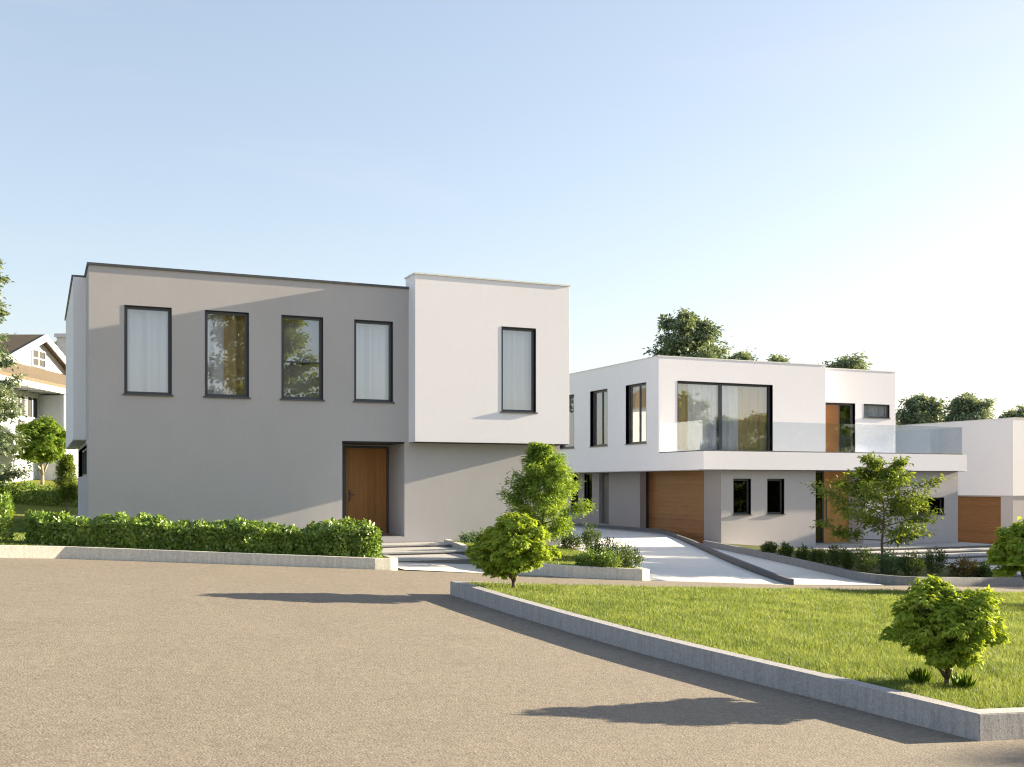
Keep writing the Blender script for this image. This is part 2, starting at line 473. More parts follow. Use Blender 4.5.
def in_poly(P, poly):
    x, y = P[:, 0], P[:, 1]; c = np.zeros(len(P), bool); n = len(poly)
    for i in range(n):
        x0, y0 = poly[i]; x1, y1 = poly[(i + 1) % n]
        cond = ((y0 > y) != (y1 > y)) & (x < (x1 - x0) * (y - y0) / (y1 - y0 + 1e-12) + x0)
        c ^= cond
    return c

def grass(name, poly, dens, zfun, hmin, hmax, label, wid=.006, mat=None, near=None, parent=None):
    """blades scattered through a polygon; near=(r0, r1): density falls with distance from the eye"""
    xs = [p[0] for p in poly]; ys = [p[1] for p in poly]
    area = (max(xs) - min(xs)) * (max(ys) - min(ys)); n = int(area * dens)
    P = np.stack([RNG.uniform(min(xs), max(xs), n), RNG.uniform(min(ys), max(ys), n)], 1)
    P = P[in_poly(P, poly)]
    d = np.hypot(P[:, 0], P[:, 1])
    ws = np.full(len(P), wid)
    if near:
        keep = RNG.random(len(P)) < np.clip((near[0] / d) ** 1.5, near[1], 1)
        P = P[keep]; d = d[keep]; ws = wid * np.clip(d / near[0], 1, 2.2)
    n = len(P)
    patch = .5 + .5 * np.sin(P[:, 0] * 1.9 + 1.3 * np.sin(P[:, 1] * 1.3)) * np.sin(P[:, 1] * 2.3 + np.sin(P[:, 0] * 1.1))
    h = RNG.uniform(hmin, hmax, n) * (.78 + .3 * patch) * (1 + .25 * (RNG.random(n) > .97))
    a = RNG.uniform(0, 2 * math.pi, n); lean = RNG.uniform(.1, .75, n)
    la = RNG.uniform(0, 2 * math.pi, n)
    z = np.array([zfun(x, y) for x, y in P])
    base = np.stack([P[:, 0], P[:, 1], z], 1)
    sd = np.stack([np.cos(a), np.sin(a), 0 * a], 1) * (ws / 2)[:, None]
    ld = np.stack([np.cos(la), np.sin(la), 0 * la], 1)
    mid = base + ld * (h * lean * .3)[:, None] + np.array([0, 0, 1]) * (h * .6)[:, None]
    tip = base + ld * (h * lean)[:, None] + np.array([0, 0, 1]) * (h * (1 - .25 * lean))[:, None]
    V = np.stack([base - sd, base + sd, mid + sd * .8, mid - sd * .8, tip], 1).reshape(-1, 3)
    i = np.arange(n) * 5
    o = arrays_object(name, V, [np.stack([i, i + 1, i + 2, i + 3], 1), np.stack([i + 3, i + 2, i + 4], 1)], mat or M['blade'], parent)
    if label: tag(o, label, 'grass', kind='stuff')
    return o

# --- the lawn island
ISL = [(7.12, 6.57), (24, 6.57), (24, 17.15), (15.5, 16.85), (8.4, 16.75), (6.9, 16.73), (6.25, 16.72), (6.28, 14.54), (6.36, 12.54), (6.47, 10.91), (6.57, 10.12), (6.76, 8.91), (6.93, 7.9), (7.02, 7.2)]
_, isl_in = kerb('concrete_kerb', ISL, .17, plane_z(-.15), lambda x, y: plane_z(.23 - .07 * sstep(15.9, 16.6, y) * sstep(6.9, 8.2, x))(x, y), M['concrete'],
                 'long grey concrete kerb with a sharp corner edging the front lawn', 'kerb', closed=True)
sheet('lawn_soil', isl_in, .175, M['lawnsoil'], 'ground under the raised front lawn', 'lawn')
lawn_vis = offset_line(isl_in, .03, True)
grass('lawn_grass', [p for p in offset_line([(7.2, 6.66), (20.5, 6.66), (20.5, 17.0), (15.5, 16.76), (6.36, 16.60), (6.38, 14.54), (6.46, 12.54), (6.57, 10.91), (6.67, 10.12), (6.86, 8.91), (7.03, 7.9), (7.12, 7.2)], .10, True)], 7000, plane_z(.172), .05, .12, 'bright mown grass of the raised front lawn', .0046, near=(10.5, .32))

# --- the hedge bed in front of the grey house
LK = [(-14, 20.3), (-9, 20.75), (-.63, 21.6), (.46, 21.75), (3.4, 21.4), (6.25, 21.05)] + [(6.6, 21.08), (6.8, 21.25), (6.85, 21.6), (6.85, 23.0)]
_, lk_in = kerb('concrete_kerb', LK, .16, plane_z(-.15), plane_z(.23), M['kerbpale'],
                'pale concrete kerb with a rounded end below the long clipped hedge', 'kerb')
def bed_z(x, y):
    return max(plane_z(.17 * (1 - sstep(23.0, 29, y)) + .005)(x, y), tz(x, y) - .02)
def bed_sheet():
    V = []; F = []; rows = 9
    xs = [p[0] for p in lk_in[:-3]]; ys = [p[1] for p in lk_in[:-3]]
    X = np.unique(np.concatenate([np.linspace(-14, 6.69, 40), xs])); Y0 = np.interp(X, xs, ys)
    for x, y0 in zip(X, Y0):
        for k in range(rows):
            y = y0 + (29.5 - y0) * (k / (rows - 1)); V.append((x, y, bed_z(x, y)))
    for i in range(len(X) - 1):
        for k in range(rows - 1):
            a = i * rows + k; F.append((a, a + rows, a + rows + 1, a + 1))
    tag(arrays_object('planting_bed', np.array(V), [np.array(F)], M['lawnsoil']), 'grassed bed between the kerb and the grey house', 'bed', kind='structure')
bed_sheet()
strip = [(-6, 21.3), (-.63, 21.8), (.46, 21.94), (6.3, 21.22), (6.6, 21.4), (6.65, 22.2), (.3, 23.0), (-6, 22.8)]
grass('bed_grass', strip, 1500, bed_z, .04, .10, 'short grass at the foot of the clipped hedge', .012)
grass('side_lawn_grass', [(-6, 22.8), (.9, 22.9), (.9, 34), (-6, 34)], 300, lambda x, y: max(bed_z(x, y), tz(x, y) - .03), .05, .10, 'shaded grass beside the grey house', .02)

# --- driveway: a raised upper ramp and a lower arm to the garage
ramp_z = lambda x, y: plane_z(.012)(x, y) * (1 - sstep(21, 36, y)) + (-.05) * sstep(21, 36, y)
def ramp():
    L = [(12.05, 19.93), (12.3, 21.5), (13.0, 24), (13.9, 27), (14.4, 31), (14.6, 36), (14.6, 47)]
    R = [(15.40, 19.64), (16.07, 21.2), (17.25, 24), (18.5, 27), (20.2, 31), (22.9, 37.2), (22.95, 47)]
    V = []; F = []; nv = 9; nr = 30
    for i in range(nr):
        t = i / (nr - 1); y = 19.8 + t * (47 - 19.8)
        xl = np.interp(y, [p[1] for p in L], [p[0] for p in L]); xr = np.interp(y, [p[1] for p in R], [p[0] for p in R])
        for k in range(nv):
            x = xl + (xr - xl) * k / (nv - 1)
            yy = y if i else (19.93 + (19.64 - 19.93) * k / (nv - 1))
            V.append((x, yy, ramp_z(x, yy)))
    top = len(V)
    V += [(x, y, z - .8) for x, y, z in V]
    for i in range(nr - 1):
        for k in range(nv - 1):
            a = i * nv + k; F.append((a, a + 1, a + nv + 1, a + nv))
    for i in range(nr - 1):
        for a, b in ((i * nv, (i + 1) * nv), ((i + 1) * nv + nv - 1, i * nv + nv - 1)):
            F.append((a, b, b + top, a + top))
    for k in range(nv - 1): F.append((k + 1, k, k + top, k + 1 + top))
    tag(arrays_object('driveway', np.array(V), [np.array(F)], M['drive']), 'pale concrete driveway ramp climbing beside the white house', 'driveway', kind='structure')
ramp()
sheet('lower_driveway', [(15.55, 19.66), (18.55, 19.96), (18.9, 21.6), (20.5, 24.6), (23.48, 33.2), (23.95, 35), (23.95, 39.8), (22.9, 39.8), (22.9, 37)], .010, M['drive'],
      'pale concrete driveway arm leading down to the garage door', 'driveway')
DIAG = [(22.98, 47), (22.98, 37.25), (20.4, 31.2), (18.6, 27), (16.15, 21.2), (15.5, 19.66)]
def diag_top(x, y): return ramp_z(x, y) + .12
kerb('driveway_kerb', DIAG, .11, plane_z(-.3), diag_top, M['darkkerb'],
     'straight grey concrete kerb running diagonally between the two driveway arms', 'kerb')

# --- planter with shrubs between the steps and the driveway
PL = [(13.8, 27.0), (12.95, 24), (12.25, 21.5), (12.02, 19.93), (11.8, 19.86), (10.2, 20.25), (9.35, 20.75), (9.05, 21.4), (9.15, 22.6), (9.5, 24.2), (9.75, 25.6), (9.9, 26.95)]
PLo = list(reversed(PL))
def pl_top(x, y): return max(plane_z(.25)(x, y), .06 + plane_z(.10)(x, y)) + .012 * max(0, y - 21) * (1 - sstep(10.2, 12, x))
_, pl_in = kerb('concrete_kerb', PLo, .16, plane_z(-.2), pl_top, M['kerbpale'],
                'pale concrete kerb with a white end around the shrub bed between steps and driveway', 'kerb')
pz = lambda x, y: pl_top(x, y) - .06
def fill(name, loop, zf, mat, label):
    me = MB(); cx = sum(p[0] for p in loop) / len(loop); cy = sum(p[1] for p in loop) / len(loop)
    vs = [(x, y, zf(x, y)) for x, y in loop] + [(cx, cy, zf(cx, cy))]; n = len(loop)
    me.add(vs, [(i, (i + 1) % n, n) for i in range(n)])
    return tag(me.build(name, mat), label, 'bed', kind='structure')
fill('planting_bed', pl_in, pz, M['lawnsoil'], 'grassed shrub bed between steps and driveway')
grass('bed_grass', pl_in, 900, pz, .05, .10, 'grass of the shrub bed beside the driveway', .012)

# --- planter in front of the white house
def gr(u, v, dz=0):
    k = (u - 512) / 1075; Y = (EYE - dz) / ((v - 484) / 1075 - SLOPE * k); return wxy(k * Y, Y)
RP = [gr(703, 546.4), gr(722, 550), gr(750, 556), gr(800, 567.5), gr(856, 581), (18.75, 20.5), (19.1, 20.15), (19.7, 20.05), (22, 20.35), (24.9, 20.9), (25.2, 21.4), (25.4, 24)]
rp_top = plane_z(.22)
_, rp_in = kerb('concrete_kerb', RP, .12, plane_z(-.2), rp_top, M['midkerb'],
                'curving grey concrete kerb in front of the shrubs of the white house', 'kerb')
fill('planting_bed', rp_in + [(28, 28.5), (27, 31), (25, 32.6)], plane_z(.16), M['soil'], 'planting bed in front of the white house')

sheet('bounce_sheet', [(40.3, 20.95), (70, 20.95), (70, 41.8), (47.9, 41.8), (47.9, 58), (38.6, 58), (38.6, 28.6), (40.3, 28.6)], .006, M['road'], 'added tan sheet bouncing less green light onto the far white house', 'road')  # added ground sheet: tan instead of green bounce on the far house
# --- steps
def steps(name, treads, label, parent_loc):
    e = empty(name, parent_loc, label, 'steps')
    for (x0, x1, y0, y1, z0, z1) in treads:
        st = MB().box(x0, x1, y0 - .025, y1 - .027, z1 - .04, z1).build('tread', M['treadstone'], e, bevel=.006)
        MB().box(x0 + .01, x1 - .01, y0, y1, z0, z1 - .041).build('riser', M['risershade'], st)
    return e
steps('entrance_steps', [(6.9, 9.24, 22.9, 24.298, -.3, .22), (6.9, 9.55, 24.3, 26.098, -.3, .29), (6.5, 10.2, 26.1, 27.095, -.3, .355)],
      'three shallow concrete steps up to the grey house entrance', (8, 22.9, 0))
sheet('paving', [(6.88, 21.1), (8.4, 20.72), (9.2, 20.62), (9.0, 21.3), (9.1, 22.95), (6.88, 22.95)], .010, M['paving'], 'pale concrete paving at the foot of the entrance steps', 'paving')
def wide_steps():
    tr = []
    zs = [(-.55, 33.79, 31.95, 27.0, 35.6), (-.65, 31.948, 31.0, 26.6, 37.4), (-.75, 30.998, 29.7, 26.0, 37.8), (-.85, 29.698, 28.4, 25.4, 38.2)]
    for z, yb, yf, x0, x1 in zs:
        tr.append((x0, x1, yf, yb, z - .6, z))
    return steps('entrance_steps', tr, 'four wide pale concrete steps in front of the white house', (31, 28.4, -.9))
wide_steps()
sheet('paving', [(23.55, 31.9), (26.95, 31.9), (26.95, 33.79), (23.55, 33.79)], .03, M['paving'], 'pale paving strip along the white house base', 'paving')
sheet('paving', [(25.6, 20.95), (40, 20.95), (40, 28.3), (25.6, 28.3)], .02, M['paving'], 'pale forecourt paving right of the white house', 'paving')

# ------------------------------------------------------------------ building helpers
def mp(axis, plane, a, d, z):
    return (a, plane + d, z) if axis == 'y' else (plane + d, a, z)
def mbox(mb, axis, plane, a0, a1, d0, d1, z0, z1):
    if axis == 'y': mb.box(a0, a1, plane + d0, plane + d1, z0, z1)
    else: mb.box(plane + d0, plane + d1, a0, a1, z0, z1)
def wall(mb, axis, plane, a0, a1, z0, z1, th=.3, holes=()):
    """a wall slab facing -axis with real openings"""
    A = sorted({a0, a1, *[h[0] for h in holes], *[h[1] for h in holes]})
    Z = sorted({z0, z1, *[h[2] for h in holes], *[h[3] for h in holes]})
    solid = lambda a, z: a0 < a < a1 and z0 < z < z1 and not any(h[0] < a < h[1] and h[2] < z < h[3] for h in holes)
    q = lambda pts: mb.add([mp(axis, plane, *p) for p in pts], [(0, 1, 2, 3)])
    for i in range(len(A) - 1):
        for j in range(len(Z) - 1):
            am, zm = (A[i] + A[i + 1]) / 2, (Z[j] + Z[j + 1]) / 2
            if not solid(am, zm): continue
            p, r, s, t = A[i], A[i + 1], Z[j], Z[j + 1]
            q([(p, 0, s), (r, 0, s), (r, 0, t), (p, 0, t)]); q([(p, th, s), (p, th, t), (r, th, t), (r, th, s)])
            ia = lambda k: (A[k] + A[k + 1]) / 2 if 0 <= k < len(A) - 1 else -1e9
            iz = lambda k: (Z[k] + Z[k + 1]) / 2 if 0 <= k < len(Z) - 1 else -1e9
            if not solid(ia(i - 1), zm): q([(p, 0, s), (p, 0, t), (p, th, t), (p, th, s)])
            if not solid(ia(i + 1), zm): q([(r, 0, s), (r, th, s), (r, th, t), (r, 0, t)])
            if not solid(am, iz(j - 1)): q([(p, 0, s), (p, th, s), (r, th, s), (r, 0, s)])
            if not solid(am, iz(j + 1)): q([(p, 0, t), (r, 0, t), (r, th, t), (p, th, t)])
    return mb
def curtain_mesh(axis, plane, a0, a1, z0, z1, d, seed, folds=13.0, amp=.05):
    r = random.Random(seed); n = max(24, int((a1 - a0) * 100)); vs = []; fs = []
    ph = [r.uniform(0, 6) for _ in range(4)]
    for i in range(n + 1):
        a = a0 + (a1 - a0) * i / n
        o = amp * (math.sin(a * folds * 2.4 + ph[0]) + .6 * math.sin(a * folds * 4.1 + ph[1]) + .4 * math.sin(a * folds * 1.1 + ph[2]))
        for k, z in enumerate((z0, (z0 + z1) / 2, z1)):
            vs.append(mp(axis, plane, a, d + o * (1.15 - .25 * k), z))
    for i in range(n):
        for k in range(2): fs.append((i * 3 + k, i * 3 + 3 + k, i * 3 + 4 + k, i * 3 + 1 + k))
    return MB().add(vs, fs)
def window(parent, axis, plane, a0, a1, z0, z1, name='window', recess=.08, fw=.065, fd=.07, mull=(), glass='glass', sill=True, curtains=(), wide_sill=.045, label=None, trans=()):
    mb = MB(); d0, d1 = recess, recess + fd
    mbox(mb, axis, plane, a0, a0 + fw, d0, d1, z0, z1); mbox(mb, axis, plane, a1 - fw, a1, d0, d1, z0, z1)
    mbox(mb, axis, plane, a0 + fw, a1 - fw, d0, d1, z0, z0 + fw); mbox(mb, axis, plane, a0 + fw, a1 - fw, d0, d1, z1 - fw, z1)
    for m in mull: mbox(mb, axis, plane, m - .035, m + .035, d0 - .002, d1 + .002, z0 + fw, z1 - fw)
    for m in trans: mbox(mb, axis, plane, a0 + fw, a1 - fw, d0 + .002, d1 - .002, m - .018, m + .018)
    w_ = mb.build(name, M['frame'], parent)
    if label: w_['label'] = label
    g = MB(); mbox(g, axis, plane, a0 + fw - .01, a1 - fw + .01, d0 + .028, d0 + .036, z0 + fw - .01, z1 - fw + .01)
    g.build('pane', M[glass], w_)
    # metal lining of the opening
    ln = MB()
    mbox(ln, axis, plane, a0 - .012, a0, -.006, d0, z0, z1 + .012); mbox(ln, axis, plane, a1, a1 + .012, -.006, d0, z0, z1 + .012)
    mbox(ln, axis, plane, a0, a1, -.006, d0, z1, z1 + .012)
    ln.build('reveal_lining', M['frame'], w_)
    if sill:
        s = MB(); mbox(s, axis, plane, a0 - .05, a1 + .05, -wide_sill, d0, z0 - .035, z0)
        s.build('sill', M['sill'], w_)
    for (kind, c0, c1, zz0, zz1, dd) in curtains:
        if kind == 'blind':
            b = MB(); mbox(b, axis, plane, c0, c1, dd, dd + .006, zz0, zz1); b.build('blind', M['blind'], w_)
        else:
            curtain_mesh(axis, plane, c0, c1, zz0, zz1, dd, int(c0 * 100), 7 if kind == 'sheer' else 6).build('curtain', M[kind], w_, smooth=True, recalc=False)
    return w_
def capping(parent, x0, x1, y0, y1, z, mat, w_=.36, h=.05, over=.03):
    mb = MB(); a, b, c, d = x0 - over, x1 + over, y0 - over, y1 + over
    mb.box(a, b, c, c + w_, z, z + h); mb.box(a, b, d - w_, d, z, z + h)
    mb.box(a, a + w_, c + w_, d - w_, z, z + h); mb.box(b - w_, b, c + w_, d - w_, z, z + h)
    return mb.build('parapet_cap', mat, parent)
def slab(parent, name, x0, x1, y0, y1, z0, z1, mat):
    return MB().box(x0, x1, y0, y1, z0, z1).build(name, mat, parent)

# ------------------------------------------------------------------ the grey house
h1 = empty('grey_house', (7.2, 31, .4), 'two storey grey flat-roofed house with a projecting white box and four tall upper windows', 'house')
Y1 = 27.1
H1W = [(1.89, 2.95), (3.75, 4.79), (5.62, 6.66), (7.5, 8.52)]
holes = [(a, b, 4.05, 6.15) for a, b in H1W] + [(7.17, 8.85, .50, 3.01)]
mb = MB(); wall(mb, 'y', Y1, 1.09, 9.0, -.6, 7.05, .3, holes)
wall(mb, 'y', Y1, 9.0, 13.42, -.6, 3.0, .3)
wall(mb, 'x', 1.09, Y1 + .3, 34.4, -.6, 3.0, .3, [(28.2, 33.6, 2.1, 2.86)])
wall(mb, 'x', 1.09, Y1 + .3, 28.72, 3.0, 7.05, .3)
mb.box(1.39, 13.42, 34.1, 34.4, -.6, 3.0)
mb.build('lower_wall', M['grey'], h1)
MB().box(13.12, 13.42, Y1 + .302, 34.098, -.6, 2.998).build('side_wall', M['bouncecut'], h1)
mb = MB()
wall(mb, 'y', 26.57, 8.965, 13.45, 3.0, 7.36, .3, [(11.42, 12.42, 3.85, 6.13)])
mb.box(8.965, 9.3, 26.87, 27.36, 3.0, 7.36); mb.box(13.15, 13.45, 26.87, 27.36, 3.0, 7.36); mb.box(9.3, 13.15, 26.872, 27.36, 6.75, 7.36)
mb.build('white_box', M['white'], h1, bevel=.006)
MB().box(13.14, 13.44, 27.362, 36.5, 3.0, 7.03).build('upper_side_wall', M['bouncecut'], h1)  # unseen wall, coloured dark so it bounces less sun at the white house
mb = MB()
mb.box(9.0, 9.3, 27.362, 36.196, 3.0, 7.03)
mb.box(.8, 1.09, 28.72, 36.5, 3.0, 7.03); mb.box(1.09, 1.39, 28.72, 36.5, 3.0, 7.03)
mb.box(1.39, 9.0, 36.2, 36.5, 3.0, 7.03); mb.box(9.002, 13.15, 36.2, 36.5, 3.0, 7.03)
mb.build('white_side_wall', M['white'], h1)
slab(h1, 'upper_floor', 1.39, 13.2, 27.4, 36.2, 3.0, 3.22, M['innerfloor'])
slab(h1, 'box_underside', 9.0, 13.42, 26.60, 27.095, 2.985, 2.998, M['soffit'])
slab(h1, 'underside', .83, 1.085, 28.75, 36.4, 2.985, 2.998, M['white'])
slab(h1, 'ground_floor', 1.39, 13.1, 27.4, 34.1, .2, .53, M['innerfloor'])
slab(h1, 'roof', 1.39, 9.0, 27.4, 36.2, 6.6, 6.8, M['roof'])
slab(h1, 'roof', 9.3, 13.2, 27.37, 36.2, 6.6, 6.74, M['roof'])
slab(h1, 'partition', 1.4, 13.1, 30.6, 30.72, 3.22, 6.6, M['inner'])
slab(h1, 'terrace_slab', .1, 1.08, 31.6, 34.6, .3, .98, M['stepstone'])
mb = MB(); mb.box(1.05, 9.0, Y1 - .04, Y1 + .32, 7.05, 7.105); mb.box(1.05, 1.42, Y1 + .32, 28.72, 7.05, 7.105)
mb.build('parapet_cap', M['cap'], h1)
mb = MB(); mb.box(.76, 1.3, 28.72, 36.54, 7.03, 7.08); mb.build('parapet_cap', M['cap'], h1)
slab(h1, 'parapet_cap', 8.935, 13.48, 26.54, 27.39, 7.36, 7.4, M['whitecap'])
sheer = lambda a, b, z0=4.0, z1=6.3, d=.30: ('sheer', a, b, z0, z1, d)
window(h1, 'y', Y1, *H1W[0], 4.05, 6.15, curtains=[sheer(1.8, 3.05)], label='tall window filled by a white sheer curtain')
window(h1, 'y', Y1, *H1W[1], 4.05, 6.15, curtains=[sheer(3.68, 4.3), ('drape', 4.25, 4.9, 4.0, 6.3, .34)], label='tall window with a white sheer and a golden drape')
window(h1, 'y', Y1, *H1W[2], 4.05, 6.15, curtains=[('blind', 5.6, 6.7, 5.0, 6.2, .30), ('blind', 5.6, 6.7, 3.9, 4.97, .36)], trans=(5.0,), label='tall window with a grey blind and a thin cross bar')
window(h1, 'y', Y1, *H1W[3], 4.05, 6.15, curtains=[sheer(7.42, 8.6)], label='tall window filled by a white sheer curtain beside the white box')
window(h1, 'y', 26.57, 11.42, 12.42, 3.85, 6.13, curtains=[sheer(11.36, 12.5, 3.8)], label='tall window in the white box')
window(h1, 'x', 1.09, 28.2, 33.6, 2.1, 2.86, glass='darkglass', mull=(30.0, 31.8), sill=False, label='dark strip window on the side wall')
# entrance recess
mb = MB()
mb.box(6.9, 7.168, 27.402, 28.5, .53, 3.0); mb.box(8.852, 9.1, 27.402, 28.5, .53, 3.0)
wall(mb, 'y', 28.5, 6.9, 9.1, .53, 2.998, .1, [(7.56, 8.84, .54, 2.94)])
mb.build('entrance_recess', M['grey'], h1)
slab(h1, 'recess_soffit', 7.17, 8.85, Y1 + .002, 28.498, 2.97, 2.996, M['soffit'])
slab(h1, 'threshold', 7.171, 8.849, Y1 + .004, 28.498, .30, .528, M['stepstone'])
mb = MB(); mb.box(7.56, 7.64, 28.47, 28.56, .54, 2.93); mb.box(8.79, 8.84, 28.47, 28.56, .54, 2.93); mb.box(7.64, 8.79, 28.47, 28.56, 2.88, 2.93)
fr = mb.build('door_frame', M['frame'], h1)
d = MB().box(7.645, 8.785, 28.49, 28.54, .545, 2.875).build('door', M['doorwood'], h1, bevel=.004)
mb = MB(); mb.box(7.72, 7.765, 28.475, 28.49, 1.42, 1.75); mb.box(7.735, 7.75, 28.43, 28.475, 1.6, 1.62); mb.box(7.735, 7.87, 28.415, 28.43, 1.597, 1.623)
mb.build('handle', M['frame'], d)

# ------------------------------------------------------------------ the white terrace house
h2 = empty('white_house', (29, 38, -.4), 'two storey white house with a glass-railed terrace over a grey ground floor', 'house')
YG, YF, XL, XG, YU, YS = 33.8, 33.42, 22.46, 23.5, 36.56, 37.46
mb = MB()
wall(mb, 'y', YG, XG + .002, 35.4, -1.6, 2.44, .3, [(24.06, 24.84, .74, 2.09), (25.62, 26.4, .74, 2.09), (27.93, 30.34, -.5, 2.439), (31.7, 34.61, .65, 1.33)])
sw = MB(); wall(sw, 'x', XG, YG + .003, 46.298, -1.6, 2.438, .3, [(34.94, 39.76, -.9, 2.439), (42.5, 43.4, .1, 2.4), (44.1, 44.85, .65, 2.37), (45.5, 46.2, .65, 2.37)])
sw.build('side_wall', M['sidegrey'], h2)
mb.box(35.1, 35.4, YG + .3, 46.3, -1.6, 2.44)
MB().box(XG, 35.4, 46.302, 46.6, -1.6, 2.438).build('back_wall', M['grey'], h2)
mb.build('lower_wall', M['grey'], h2)
MB().box(XL, 35.5, YF, 46.6, 2.44, 3.12).build('terrace_slab', M['white'], h2)
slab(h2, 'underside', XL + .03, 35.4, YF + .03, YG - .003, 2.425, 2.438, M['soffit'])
slab(h2, 'underside', XL + .03, XG - .003, YG, 46.5, 2.425, 2.438, M['white'])
slab(h2, 'terrace_paving', XL + .25, 35.2, YF + .25, YU - .01, 3.124, 3.15, M['stepstone'])
slab(h2, 'ground_floor', XG + .3, 35.1, YG + .3, 46.3, -.75, -.5, M['innerfloor'])
slab(h2, 'partition', 24, 35.1, 37.9, 38.0, -.5, 2.44, M['inner'])
mb = MB()
HL = [(37.52, 39.14, 3.56, 6.0), (40.75, 42.3, 3.56, 6.0), (43.9, 45.45, 3.56, 6.0)]
wall(mb, 'y', YU, XL, 30.74, 3.12, 6.95, .3, [(23.34, 27.97, 3.2, 6.01)])
wall(mb, 'x', XL, YU + .3, 46.6, 3.12, 6.95, .3, HL)
mb.box(30.44, 30.74, YU + .3, 46.3, 3.12, 6.95); mb.box(XL + .3, 30.74, 46.3, 46.6, 3.12, 6.95)
mb.build('upper_wall', M['white'], h2)
mb = MB()
wall(mb, 'y', YS, 30.74, 35.46, 3.12, 6.95, .3, [(31.1, 33.13, 3.2, 5.46), (33.64, 35.1, 4.86, 5.46)])
mb.build('setback_wall', M['white'], h2)
MB().box(30.745, 35.155, 46.3, 46.598, 3.122, 6.948).build('setback_back_wall', M['white'], h2)
MB().box(35.16, 35.455, YS + .302, 46.6, 3.122, 6.948).build('setback_side_wall', M['bouncecut'], h2)  # unseen wall, coloured dark to spare the far house its bounced sun
slab(h2, 'roof', XL + .3, 30.44, YU + .3, 46.3, 6.5, 6.7, M['roof']); slab(h2, 'roof', 30.745, 35.16, YS + .3, 46.3, 6.5, 6.7, M['roof'])
slab(h2, 'partition', XL + .4, 30.4, 42.6, 42.7, 3.13, 6.5, M['inner']); slab(h2, 'partition', 30.8, 35.0, 40.2, 40.3, 3.13, 6.5, M['inner'])
slab(h2, 'partition', 27.9, 28.0, 38.6, 42.5, 3.13, 6.5, M['inner'])
capping(h2, XL, 30.74, YU, 46.6, 6.95, M['whitecap'], over=.02, h=.04); mb = MB(); mb.box(30.77, 35.49, YS - .02, YS + .33, 6.95, 6.99); mb.box(35.15, 35.49, YS + .33, 46.6, 6.95, 6.99); mb.build('parapet_cap', M['whitecap'], h2)
for (a, b) in ((24.06, 24.84), (25.62, 26.4)):
    window(h2, 'y', YG, a, b, .74, 2.09, glass='darkglass', recess=.13, fw=.07)
window(h2, 'y', YG, 31.7, 34.61, .65, 1.33, glass='darkglass', recess=.13, mull=(33.15,), label='low wide strip window')
window(h2, 'y', YU, 23.34, 27.97, 3.2, 6.01, name='sliding_door', recess=.16, fw=.08, fd=.1, mull=(25.46, 25.53), sill=False,
       curtains=[('sheer', 24.1, 25.5, 3.2, 6.2, .42), ('sheer', 25.6, 26.5, 3.2, 6.2, .42), ('drape', 23.3, 24.1, 3.2, 6.2, .48), ('drape', 26.3, 28.0, 3.2, 6.2, .50)],
       label='wide two-leaf sliding glass door with curtains')
for i, (a, b, z0, z1) in enumerate(HL):
    window(h2, 'x', XL, a, b, z0, z1, recess=.13, mull=((a + b) / 2 - .1,) if i < 2 else (), fw=.08, curtains=[('drape', b - .5, b, z0, z1 + .1, .5)] if i < 1 else ())
# setback door: a timber leaf beside a glass leaf
dr = window(h2, 'y', YS, 31.1, 33.13, 3.2, 5.46, name='terrace_door', recess=.14, fw=.08, fd=.09, mull=(32.36,), sill=False, label='terrace door with a timber leaf and a glass leaf')
MB().box(31.18, 32.32, YS + .12, YS + .14, 3.28, 5.38).build('timber_leaf', M['garagewood'], dr)
window(h2, 'y', YS, 33.64, 35.1, 4.86, 5.46, recess=.06, fw=.055, curtains=[sheer(33.5, 35.15, 4.8, 5.6, .27)], label='small high window beside the terrace door')  # pale sheer added to brighten the pane in place of mirrored sky
# entry recess
mb = MB()
mb.box(27.63, 27.928, YG + .302, 34.62, -.5, 2.43); mb.box(30.342, 30.6, YG + .302, 34.62, -.5, 2.43)
wall(mb, 'y', 34.62, 27.63, 30.6, -.5, 2.43, .1, [(27.96, 30.32, -.48, 2.41)])
mb.build('entrance_recess', M['grey'], h2)
slab(h2, 'threshold', 27.9, 30.36, YG - .05, 34.72, -.6, -.49, M['stepstone'])
window(h2, 'y', 34.62, 27.96, 29.0, -.48, 2.41, name='side_light', recess=.02, fw=.05, glass='darkglass', sill=False)
d = MB().box(29.005, 30.3, 34.63, 34.69, -.475, 2.405).build('door', M['entrywood'], h2, bevel=.004)
mb = MB(); mb.box(29.1, 29.13, 34.56, 34.585, .3, 1.3); mb.box(29.105, 29.125, 34.585, 34.63, .4, .43); mb.box(29.105, 29.125, 34.585, 34.63, 1.17, 1.2)
mb.build('handle', M['frame'], d)
# garage door, recessed in the side wall
mb = MB()
n = 18; z0, z1 = -.8, 2.43; hh = (z1 - z0) / n
for i in range(n): mb.box(23.92, 23.97, 34.95, 39.75, z0 + i * hh + .007, z0 + (i + 1) * hh - .007)
mb.box(23.94, 23.96, 34.95, 39.75, z0, z1)
gd = mb.build('garage_door', M['garagewood'], h2, recalc=False)
for ya, yb in ((34.7, 34.938), (39.762, 40.0)): MB().box(23.802, 24.2, ya, yb, -.9, 2.43).build('garage_jamb', M['soffit'], h2)
d = MB(); mbox(d, 'x', XG, 42.55, 43.35, .16, .2, .12, 2.38); d = d.build('side_door', M['frame'], h2)
MB().box(XG + .09, XG + .13, 42.68, 42.71, 1.0, 1.35).build('handle', M['sill'], d)
for a, b in ((44.1, 44.85), (45.5, 46.2)):
    window(h2, 'x', XG, a, b, .65, 2.37, glass='darkglass', recess=.1, fw=.05)
